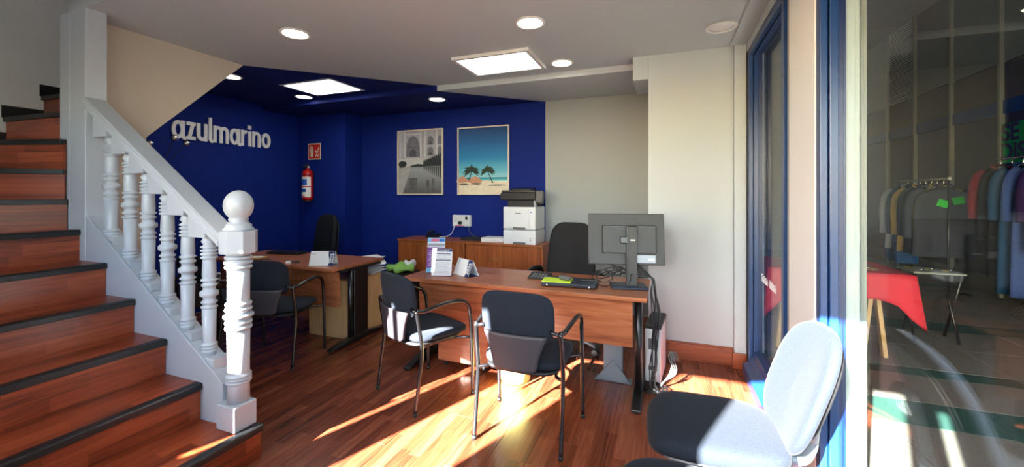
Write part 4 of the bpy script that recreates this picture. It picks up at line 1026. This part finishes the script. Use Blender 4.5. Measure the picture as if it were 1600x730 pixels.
for k in range(5):
    c = Vector((-0.08, 2.98, 0.012+0.006*k)); P = [c+Vector(((0.07+rn.uniform(-.02, .03))*math.cos(2*PI*i/8+k), (0.06+rn.uniform(-.02, .02))*math.sin(2*PI*i/8+k), rn.uniform(0, .02))) for i in range(8)]
    mb.tube(P, 0.004, 6, 4, True)
solo('cable_heap', mb, 'black', 'heap of black cable on the floor by the right desk leg', 'cable')
mb = MB()
for k in range(5): mb.tube([(-0.03, 2.99+.01*k, 0.05), (0.03+0.01*k, 3.05, 0.13), (0.04+rn.uniform(-.02, .02), 3.08, 0.22+rn.uniform(0, .03)), (0.02+0.012*k, 3.09, 0.26), (0.05+0.01*k, 3.10, 0.20)], 0.004, 6, 5)
solo('loose_cable_ends', mb, 'greyplastic', 'loose grey and black cable ends sticking up beside the desk leg', 'cable')
# ---- under the right desk
t = thing('metal_stand', 'grey steel post on a flared foot under the right desk', 'stand', (-0.365, 3.06, 0))
part('post', MB().bx(-0.07, 0.07, -0.012, 0.02, 0.0, 0.52), 'steel', t, bevel=0.006)
part('flared_foot', MB().prism([(-0.135, 0), (0.135, 0), (0.0, 0.165)], -0.03, -0.013, XZ).bx(-0.135, 0.135, -0.03, 0.06, 0, 0.008), 'steel', t, bevel=0.002)
t = thing('computer_tower', 'white and dark computer tower standing behind the right desk leg', 'computer', (-0.07, 3.28, 0), math.radians(-6))
part('case', MB().bx(-0.055, 0.055, -0.17, 0.17, 0.012, 0.40), 'offwhite', t, bevel=0.006)
part('front_panel', MB().bx(-0.055, 0.055, 0.17, 0.185, 0.012, 0.40), 'plastic', t, bevel=0.004)
part('top_cover', MB().bx(-0.057, 0.057, -0.172, 0.186, 0.40, 0.432), 'plastic', t, bevel=0.006)
for x in (-0.04, 0.04):
    for y in (-0.13, 0.13): part('rubber_foot', MB().cyl((x, y, 0), (x, y, 0.014), 0.012, 0.012, 10), 'black', t)
part('port', MB().bx(-0.03, 0.03, -0.172, -0.169, 0.25, 0.33).bx(-0.03, 0.03, -0.172, -0.169, 0.10, 0.13), 'greyplastic', t)
t = thing('waste_bin', 'yellow plastic waste bin under the right desk', 'bin', (-1.06, 2.83, 0))
part('bin_body', MB().lathe([(0.105, 0.0), (0.112, 0.006), (0.142, 0.28), (0.138, 0.28), (0.108, 0.012), (1e-5, 0.012)], (0, 0, 0), 32), 'binyellow', t)
part('bin_rim', MB().lathe([(0.138, 0.276), (0.150, 0.276), (0.150, 0.290), (0.138, 0.290), (0.138, 0.276)], (0, 0, 0), 32), 'binyellow', t)
# ---- on and under the left desk
t = thing('yellow_papers', 'yellow and white notes lying on the left desk near the newel', 'paper', (-4.02, 2.93, DZ), 0.3)
part('sheet', MB().box((0, 0, 0.002), (0.21, 0.15, 0.003)), 'yellow', t); part('sheet', MB().box((0.03, 0.01, 0.0045), (0.12, 0.10, 0.001), RZ(0.4)), 'paper', t); part('sheet', MB().box((-0.08, 0.03, 0.0052), (0.09, 0.07, 0.001), RZ(-0.3)), 'yellow', t)
solo('black_cord', MB().tube([(-4.16, 2.80, DZ+0.01), (-4.10, 2.76, DZ+0.006), (-3.98, 2.75, DZ+0.006), (-3.80, 2.80, DZ+0.006), (-3.72, 2.90, DZ+0.006)], 0.004, 6, 6), 'black', 'thin black cord lying on the left desk', 'cord')
t = thing('small_stamp', 'small white and dark object lying on the left desk', 'stamp', (-3.36, 2.80, DZ), 0.5)
part('stamp_body', MB().bx(-0.022, 0.022, -0.015, 0.015, 0, 0.022), 'paper', t, bevel=0.003)
part('stamp_strap', MB().tube([(0.02, 0, 0.012), (0.05, 0.02, 0.014), (0.085, 0.015, 0.012), (0.10, -0.01, 0.008), (0.06, -0.02, 0.006)], 0.006, 6, 5), 'black', t)
t = thing('keyboard', 'black keyboard at the back of the left desk', 'keyboard', (-3.92, 3.24, DZ), 0.1)
part('case', MB().prism([(-0.07, 0), (0.07, 0), (0.07, 0.028), (-0.07, 0.015)], -0.21, 0.21, YZ), 'plastic', t, bevel=0.003)
part('keys', MB().box((0, 0, 0.026), (0.39, 0.11, 0.006), RX(0.09)), 'black', t, bevel=0.001)
rn = random.Random(21)
for k in range(12):
    mat = 'paper' if k % 5 else 'lightpaper'
    bend = rn.uniform(-0.012, 0.014)
    mb = MB().slab(lambda u, v: ((u-0.5)*0.21, (v-0.5)*0.297, 0.004+bend*4*(u-0.5)**2+rn.uniform(0, .001)), 6, 4, 0.0012)
    o = solo('paper_sheet', mb, mat, 'crumpled white paper sheet in the pile on the beech drawer unit', 'paper', 'loose papers on the beech drawer unit', (-2.96+rn.uniform(-.05, .05), 3.42+rn.uniform(-.04, .08), 0.563+0.0125*k), rn.uniform(-0.9, 0.9))
t = thing('green_bag', 'crumpled bright green and white plastic bag on a dark box beside the beech drawer unit', 'bag', (-2.86, 3.86, 0))
part('box', MB().bx(-0.16, 0.16, -0.15, 0.15, 0, 0.50), 'plastic', t, bevel=0.004)
def crum(s, sc):
    r_ = random.Random(s)
    def wp(p): return (p.x*(1+0.25*math.sin(23*p.y+s)), p.y*(1+0.2*math.sin(31*p.x)), p.z*(1+0.5*math.sin(40*p.x+17*p.y+s)))
    return wp
part('bag', MB().pad((0.02, -0.02, 0.545), (0.30, 0.30, 0.09), 0.8, 0.8, 30, 10, crum(2, 1)), 'green', t)
part('white_bag', MB().pad((0.06, 0.08, 0.575), (0.18, 0.12, 0.09), 0.9, 0.9, 26, 10, crum(5, 1)), 'offwhite', t)

# ================================================================ ARCADE OUTSIDE THE WINDOWS
M['granite'] = plain('green_granite', (52, 84, 78), 0.45, vary=0.45, scale=160)
M['tile'] = plain('arcade_tile', (128, 121, 114), 0.5, vary=0.15, scale=60)
M['postmetal'] = plain('grey_post', (128, 130, 118), 0.5)
M['panelbrown'] = plain('brown_panel', (74, 70, 60), 0.6)
M['panelgrey'] = plain('grey_panel', (104, 116, 118), 0.4)
M['darkglass'] = plain('dark_shop_glass', (28, 28, 30), 0.15, spec=0.6)
M['bandblue'] = plain('blue_band', (16, 56, 110), 0.5)
M['concrete'] = plain('arcade_plaster', (140, 144, 142), 0.85)
M['redcloth'] = plain('red_tablecloth', (206, 36, 54), 0.75, vary=0.05)
M['pine'] = wood('pine_trestle', [(190, 150, 96), (212, 174, 120), (224, 192, 140)], 'Z', 0.5, world=False)
for nm, c in (('g_grey', (62, 66, 78)), ('g_pale', (140, 146, 156)), ('g_navy', (40, 54, 84)), ('g_mustard', (168, 150, 84)), ('g_slate', (48, 56, 68)), ('g_black', (12, 12, 14)), ('g_red', (110, 10, 20)), ('g_teal', (26, 66, 100)), ('g_denim', (66, 86, 140)), ('g_purple', (48, 32, 72)), ('g_ochre', (176, 144, 74)), ('g_blue', (36, 84, 140)), ('postergreen', (30, 150, 60)), ('tagred', (210, 40, 40))):
    M[nm] = plain(nm, c, 0.9, spec=0.1, vary=0.12, scale=60)
M['taggreen'] = plain('neon_green_tag', (40, 220, 60), 0.6)
fe = struct('floor_arcade', MB().bx(0.70, 4.38, -0.6, 11.74, -0.1, -0.012), 'concrete', label='tiled arcade pavement with green granite bands outside the window')
_t = {}
def tile(x0, x1, y0, y1, mat):
    k = (round(x1-x0, 3), round(y1-y0, 3), mat)
    if k not in _t:
        w, d = k[0]/2-0.002, k[1]/2-0.002
        vs = [(-w, -d, -0.012), (w, -d, -0.012), (w, d, -0.012), (-w, d, -0.012), (-w, -d, -0.002), (w, -d, -0.002), (w, d, -0.002), (-w, d, -0.002), (-w+.002, -d+.002, 0), (w-.002, -d+.002, 0), (w-.002, d-.002, 0), (-w+.002, d-.002, 0)]
        fs = [(8, 9, 10, 11)]
        for a, b in ((0, 4), (4, 8)):
            for i in range(4): fs.append((a+i, a+(i+1) % 4, b+(i+1) % 4, b+i))
        _t[k] = MB().add(vs, fs).data('paving_tile', mat)
    link('paving_tile', _t[k], fe, ((x0+x1)/2, (y0+y1)/2, 0))
rows = [(-0.6, 0.2, 'tile'), (0.2, 0.9, 'tile'), (0.9, 1.25, 'granite'), (1.25, 1.9, 'tile'), (1.9, 2.5, 'tile'), (2.5, 3.13, 'tile'), (3.13, 3.48, 'granite'), (3.48, 3.98, 'tile'), (3.98, 4.15, 'granite'), (4.15, 4.75, 'tile'), (4.75, 5.35, 'tile'), (5.35, 5.7, 'granite'), (5.7, 6.4, 'tile'), (6.4, 7.1, 'tile'), (7.1, 7.8, 'tile'), (7.8, 8.15, 'granite'), (8.15, 9.0, 'tile'), (9.0, 9.9, 'tile'), (9.9, 10.8, 'tile'), (10.8, 11.6, 'tile')]
for y0, y1, mt in rows:
    for i in range(6): tile(0.70+i*3.5/6, 0.70+(i+1)*3.5/6, y0, y1, mt)
w3 = struct('window_3', MB().bx(0.755, 0.775, 2.06, 2.085, 0, 3.0), 'postmetal', bevel=0.003, label='narrow hazy return pane at the corner of the large window')
m_, t_, b_ = newmat('film_on_glass')     # white film: half lets light through, half scatters it
b_.inputs['Base Color'].default_value = lin(214, 222, 216); b_.inputs['Alpha'].default_value = 0.62; b_.inputs['Roughness'].default_value = 0.6
M['film'] = m_
part('pane', MB().bx(0.702, 0.755, 2.068, 2.074, 0, 3.0), 'film', w3)
struct('wall_arcade_inner', MB().bx(0.62, 0.72, 3.64, 11.6, 0, 4.6).bx(0.72, 0.78, -0.6, 3.64, 2.62, 4.6), 'wall', label='outer face of the shop wall along the arcade')
struct('wall_arcade_end', MB().bx(0.7, 4.3, 11.6, 11.75, 0, 4.6), 'concrete', label='grey end wall of the arcade')
struct('ceiling_arcade', MB().bx(0.7, 4.35, -0.6, 11.75, 4.6, 4.75), 'concrete', label='grey arcade ceiling')
struct('wall_arcade_blocker', MB().bx(2.2, 4.35, -0.65, -0.60, 0, HEAD), 'concrete', label='unseen wall added to dim the arcade')  # added out of view to keep sky light out of the arcade
struct('beam_arcade_front', MB().bx(0.70, 4.35, -0.65, -0.60, HEAD, 4.6), 'concrete', label='beam over the arcade entrance behind the camera')
fa = struct('wall_arcade', MB().bx(4.24, 4.4, -0.6, 11.6, 0, 4.6), 'darkglass', label='shop fronts across the arcade with grey posts and a blue band')
py = [10.27, 9.33, 8.35, 7.35, 6.35, 5.35, 4.35, 3.3, 2.2]
for a, b in zip([11.6]+py, py+[0.6]):
    part('shop_pane', MB().bx(4.222, 4.24, b+0.02, a-0.02, 0.25, 2.46), 'darkglass', fa, bevel=0.002)
    part('stall_riser', MB().bx(4.21, 4.24, b+0.02, a-0.02, 0.0, 0.25), 'panelbrown', fa)
    part('blue_band', MB().bx(4.20, 4.24, b, a, 2.46, 2.64), 'bandblue', fa)
    part('brown_panel', MB().bx(4.215, 4.24, b+0.015, a-0.015, 2.64, 3.14), 'panelbrown', fa, bevel=0.002)
    if a != 10.27: part('upper_panel', MB().bx(4.215, 4.24, b+0.015, a-0.015, 3.16, 4.58), 'panelgrey', fa, bevel=0.002)
for y in py:
    part('post', MB().bx(4.17, 4.24, y-0.022, y+0.022, 0, 4.6), 'postmetal', fa, bevel=0.003)
g = MB()
z = 3.17
while z < 4.58: g.box((4.215, 9.80, z), (0.012, 0.90, 0.022), RY(0.4)); z += 0.048
part('ventilation_grille', g, 'offwhite', fa, kind='stuff')
part('grille_backing', MB().bx(4.228, 4.24, 9.35, 10.25, 3.16, 4.58), 'black', fa)
part('door_handle', MB().bx(4.19, 4.22, 7.10, 7.12, 0.75, 0.80).bx(4.18, 4.19, 6.95, 7.12, 0.76, 0.79), 'postmetal', fa)
# green poster on the far shop front
t = thing('sale_poster', 'green poster with black capitals on the shop front across the arcade', 'poster', (4.19, 7.28, 2.06))
t.rotation_euler = (0, 0, 0)
part('sheet', MB().bx(0, 0.012, -0.62, 0.12, -0.26, 0.26), 'postergreen', t)
for body, z in (('SE A', 0.125), ('DISC', -0.125)): text('lettering', body, 0.30, 'black', t, (-0.003, -0.24, z), (PI/2, 0, -PI/2), 0.001, 'CENTER', 0.012)

# ---- garments
def jacket(loc, rz, label, mat, cat='jacket', group=None, L=0.72, W_=0.25, sleeve=0.58, hang=0.07):
    """origin at the bar the hanger hooks on"""
    t = thing(cat if cat != 'coat' else 'long_coat', label, cat, loc, rz, group)
    def body(u, v):
        a = u*2*PI; z = -hang-0.03-L*v
        w = W_*(0.30+0.70*min(1, v/0.12)**0.6)*(0.92+0.12*v) if v < 0.12 else W_*(0.92+0.14*v)
        d = 0.035+0.018*min(1, v*3)+0.006*math.sin(7*a+3*v)*v
        return (w*math.cos(a), d*math.sin(a), z-(0.02*abs(math.cos(a)) if v < 0.2 else 0))
    part('garment_body', MB().slab(body, 28, 12, 0.006), mat, t)
    for s in (-1, 1):
        part('sleeve', MB().tube([(s*W_*0.72, 0, -hang-0.07), (s*W_*1.04, 0.0, -hang-0.16), (s*W_*1.16, 0.01, -hang-0.36), (s*W_*1.14, 0.02, -hang-0.10-sleeve)], [0.050, 0.050, 0.046, 0.042], 10, 4), mat, t)
    part('collar', MB().tube([(-0.07, -0.05, -hang-0.05), (-0.075, 0.02, -hang+0.0), (0, 0.06, -hang+0.01), (0.075, 0.02, -hang+0.0), (0.07, -0.05, -hang-0.05)], 0.016, 8, 5), mat, t)
    part('hanger', MB().tube([(0, 0, -hang+0.01), (0, 0, -0.02), (0.012, 0, 0.012), (0.0, 0, 0.022), (-0.014, 0, 0.010)], 0.004, 6, 5).tube([(-W_*0.6, 0, -hang-0.07), (0, 0, -hang+0.012), (W_*0.6, 0, -hang-0.07)], 0.006, 6, 1), 'chrome', t)
    return t

# rack along the arcade wall: bar runs away from the camera
RXP = 3.62
t = thing('clothes_rack', 'black clothes rack with a row of jackets across the arcade', 'clothes rack', (RXP, 7.9, 0))
part('bar', MB().cyl((0, -0.66, 1.60), (0, 0.66, 1.60), 0.013, 0.013, 12), 'postmetal', t)
part('end_knob', MB().box((0, -0.66, 1.60), (0.03, 0.03, 0.04)), 'lampoff', t, bevel=0.004)
for y in (-0.64, 0.64):
    part('upright', MB().cyl((0, y, 0.04), (0, y, 1.60), 0.012, 0.012, 12), 'black', t)
    part('foot_bar', MB().tube([(-0.24, y, 0.02), (0, y, 0.05), (0.24, y, 0.02)], 0.013, 8, 4), 'black', t)
part('lower_bar', MB().cyl((0, -0.64, 0.30), (0, 0.64, 0.30), 0.010, 0.010, 10), 'black', t)
for y, m_, lb, w in ((7.36, 'g_grey', 'dark grey jacket hanging nearest on the rack, neon green tags on it', 0.33), (7.50, 'g_mustard', 'mustard edged jacket second from the front of the rack', 0.25), (7.63, 'g_slate', 'slate jacket hanging third on the rack', 0.25),
                    (7.77, 'g_black', 'black jacket in the middle of the rack', 0.25), (7.92, 'g_ochre', 'ochre jacket in the farther half of the rack', 0.26), (8.07, 'g_navy', 'navy jacket last but one on the rack', 0.26), (8.24, 'g_pale', 'pale grey jacket hanging farthest on the rack', 0.27)):
    j = jacket((RXP, y, 1.588), math.radians(random.uniform(-2.5, 2.5)), lb, m_, 'jacket', 'jackets on the rack', 0.98, w, 0.66)
    if m_ == 'g_grey':
        part('price_tag', MB().box((-0.06, -0.105, -0.33), (0.12, 0.003, 0.10), RY(0.35)), 'taggreen', j); part('price_tag', MB().box((0.10, -0.105, -0.29), (0.12, 0.003, 0.10), RY(-0.2)), 'taggreen', j)
for y, m_, lb in ((8.02, 'g_blue', 'blue shopping bag hanging low under the rack, nearer one'), (8.32, 'g_teal', 'teal shopping bag hanging low under the rack, farther one')):
    b = thing('shopping_bag', lb, 'bag', (RXP-0.12, y, 0.30)); part('bag_body', MB().box((0, 0, 0.17), (0.26, 0.09, 0.32), None, 0, 1.1), m_, b, bevel=0.01); part('bag_handle', MB().tube([(-0.05, -0.04, 0.32), (-0.04, -0.045, 0.40), (0.04, -0.045, 0.40), (0.05, -0.04, 0.32)], 0.005, 6, 5), m_, b)
    part('bag_hook', MB().tube([(0.0, -0.0, 0.30), (0.06, 0, 0.1), (0.12, 0, 0.0)], 0.004, 6, 3), m_, b)
# round rack at the right edge
CX, CY = 3.86, 5.97
t = thing('coat_stand', 'chrome coat stand with curved feet at the right edge of the window', 'coat stand', (CX, CY, 0))
part('pole', MB().cyl((0, 0, 0.12), (0, 0, 1.80), 0.016, 0.016, 14), 'chrome', t)
for k in range(4):
    a = 0.6+k*PI/2; c, s = math.cos(a), math.sin(a)
    part('foot', MB().tube([(0, 0, 0.17), (0.12*c, 0.12*s, 0.19), (0.28*c, 0.28*s, 0.13), (0.36*c, 0.36*s, 0.02)], 0.012, 8, 5), 'chrome', t)
part('rail', MB().cyl((-0.20, -0.42, 1.80), (-0.20, 0.50, 1.80), 0.011, 0.011, 12), 'chrome', t)
for y in (-0.02, 0.02): part('arm', MB().tube([(0, y, 1.77), (-0.06, y*2, 1.80), (-0.20, y*3, 1.80)], 0.010, 8, 4), 'chrome', t)
for dx, dy, z, rz_, m_, lb, L, cat in ((-0.20, 0.44, 1.80, 0.05, 'g_red', 'red short coat hanging at the left of the coat stand', 0.50, 'coat'), (-0.20, 0.28, 1.80, 0.1, 'g_black', 'long black coat on the coat stand beside the red one', 1.25, 'coat'),
                          (-0.20, 0.13, 1.80, 0.08, 'g_teal', 'long dark teal coat in the middle of the coat stand', 1.40, 'coat'), (-0.20, -0.05, 1.80, 0.1, 'g_denim', 'long pale blue coat on the coat stand by the frame edge', 1.40, 'coat'), (-0.20, -0.25, 1.80, 0.08, 'g_purple', 'purple coat cut off by the right edge of the picture', 0.9, 'coat')):
    jacket((CX+dx, CY+dy, z-0.012), rz_, lb, m_, cat, 'coats on the coat stand', L, 0.21, 0.52)
# ---- stall table with a red cloth
TX0, TX1, TY0, TY1, TZ = 0.84, 1.82, 4.05, 4.75, 0.745
t = thing('trestle_table', 'trestle table with pale wooden legs under a red cloth', 'table', ((TX0+TX1)/2, (TY0+TY1)/2, 0))
hw, hd = (TX1-TX0)/2, (TY1-TY0)/2
part('table_top', MB().bx(-hw, hw, -hd, hd, TZ-0.03, TZ), 'pine', t)
for x in (-0.30, 0.32):
    for s in (-1, 1):
        p0 = Vector((x+s*0.085, -0.12+s*0.02, 0)); p1 = Vector((x+s*0.012, -0.12+s*0.02, TZ-0.032))
        d = p1-p0; R = d.to_track_quat('Z', 'Y').to_matrix()
        part('leg', MB().box((p0+p1)/2+Vector((0, 0, 0.004)), (0.055, 0.03, d.length-0.015), R), 'pine', t)
def cloth(u, v):
    # u around the edge, v from the middle outwards and down
    a = 2*PI*u; c, s = math.cos(a), math.sin(a); k = max(abs(c), abs(s)); ex, ey = c/k, s/k
    cor = min(abs(c), abs(s))/k
    if v < 0.5: return (ex*(hw+0.006)*v*2, ey*(hd+0.006)*v*2, TZ+0.004)
    w = (v-0.5)*2; drop = (0.205+0.22*max(0.0, (cor-0.45)/0.55)**2.5)*w
    rip = 0.010*w*math.sin(a*13)+0.055*w*max(0.0, (cor-0.3)/0.7)**2*(0.6+0.6*math.sin(a*31))
    return (ex*(hw+0.008)+c*rip, ey*(hd+0.008)+s*rip, TZ+0.004-drop)
mb = MB().slab(cloth, 120, 14, 0.004)
o = solo('red_tablecloth', mb, 'redcloth', 'red cloth draped over the trestle table outside the window', 'tablecloth', loc=((TX0+TX1)/2, (TY0+TY1)/2, 0.0035))
rn = random.Random(8)
for k in range(16):
    x, y = rn.uniform(TX0+0.08, TX1-0.08), rn.uniform(TY0+0.05, TY1-0.1); z = TZ+0.0115
    r_ = rn.uniform(0.03, 0.06)
    P = [(r_*math.cos(2*PI*i/8)*rn.uniform(.8, 1.2), r_*math.sin(2*PI*i/8)*rn.uniform(.8, 1.2), 0.006+rn.uniform(0, .006)) for i in range(8)]
    solo('necklace', MB().tube(P, 0.0045, 6, 4, True), 'chrome' if k % 4 else 'brass', 'small shiny necklace laid out on the red tablecloth', 'necklace', 'necklaces on the red tablecloth', (x, y, z))
t = thing('wire_display', 'low wire jewellery display on the left of the red tablecloth', 'display', (1.22, 4.45, TZ+0.0075))
for z in (0.0, 0.05, 0.10): part('wire', MB().tube([(-0.22, -0.05, z+0.004), (-0.1, -0.09, z+0.01), (0.1, -0.09, z+0.008), (0.24, -0.04, z+0.004)], 0.004, 6, 5), 'chrome', t)
for x in (-0.2, -0.07, 0.07, 0.2): part('wire', MB().cyl((x, -0.06, 0.0), (x, -0.06, 0.12), 0.004, 0.004, 6), 'chrome', t)
t = thing('stall_tray', 'dark tray of trinkets on a folding stand beyond the red table', 'tray', (2.38, 5.05, 0))
part('tray', MB().bx(-0.19, 0.19, -0.16, 0.16, 0.64, 0.66), 'postmetal', t, bevel=0.006)
for x in (-0.16, 0.16):
    for s in (-1, 1): part('leg', MB().cyl((x+0.01*s, s*0.13, 0), (x+0.01*s, -s*0.13, 0.64), 0.012, 0.012, 10), 'black', t)
for k in range(6): part('trinket', MB().pad((-0.15+k*0.06, rn.uniform(-.1, .1), 0.668), (0.045, 0.06, 0.022), 0.8, 0.8, 16, 8), 'chrome' if k % 2 else 'brass', t)
# unseen pavement outside the shop front, added to bounce sunlight
struct('ground_exterior', MB().bx(-14, 16, -16, -0.66, -0.14, -0.02), 'tile', label='unseen street pavement in front of the shop, added to bounce sunlight')
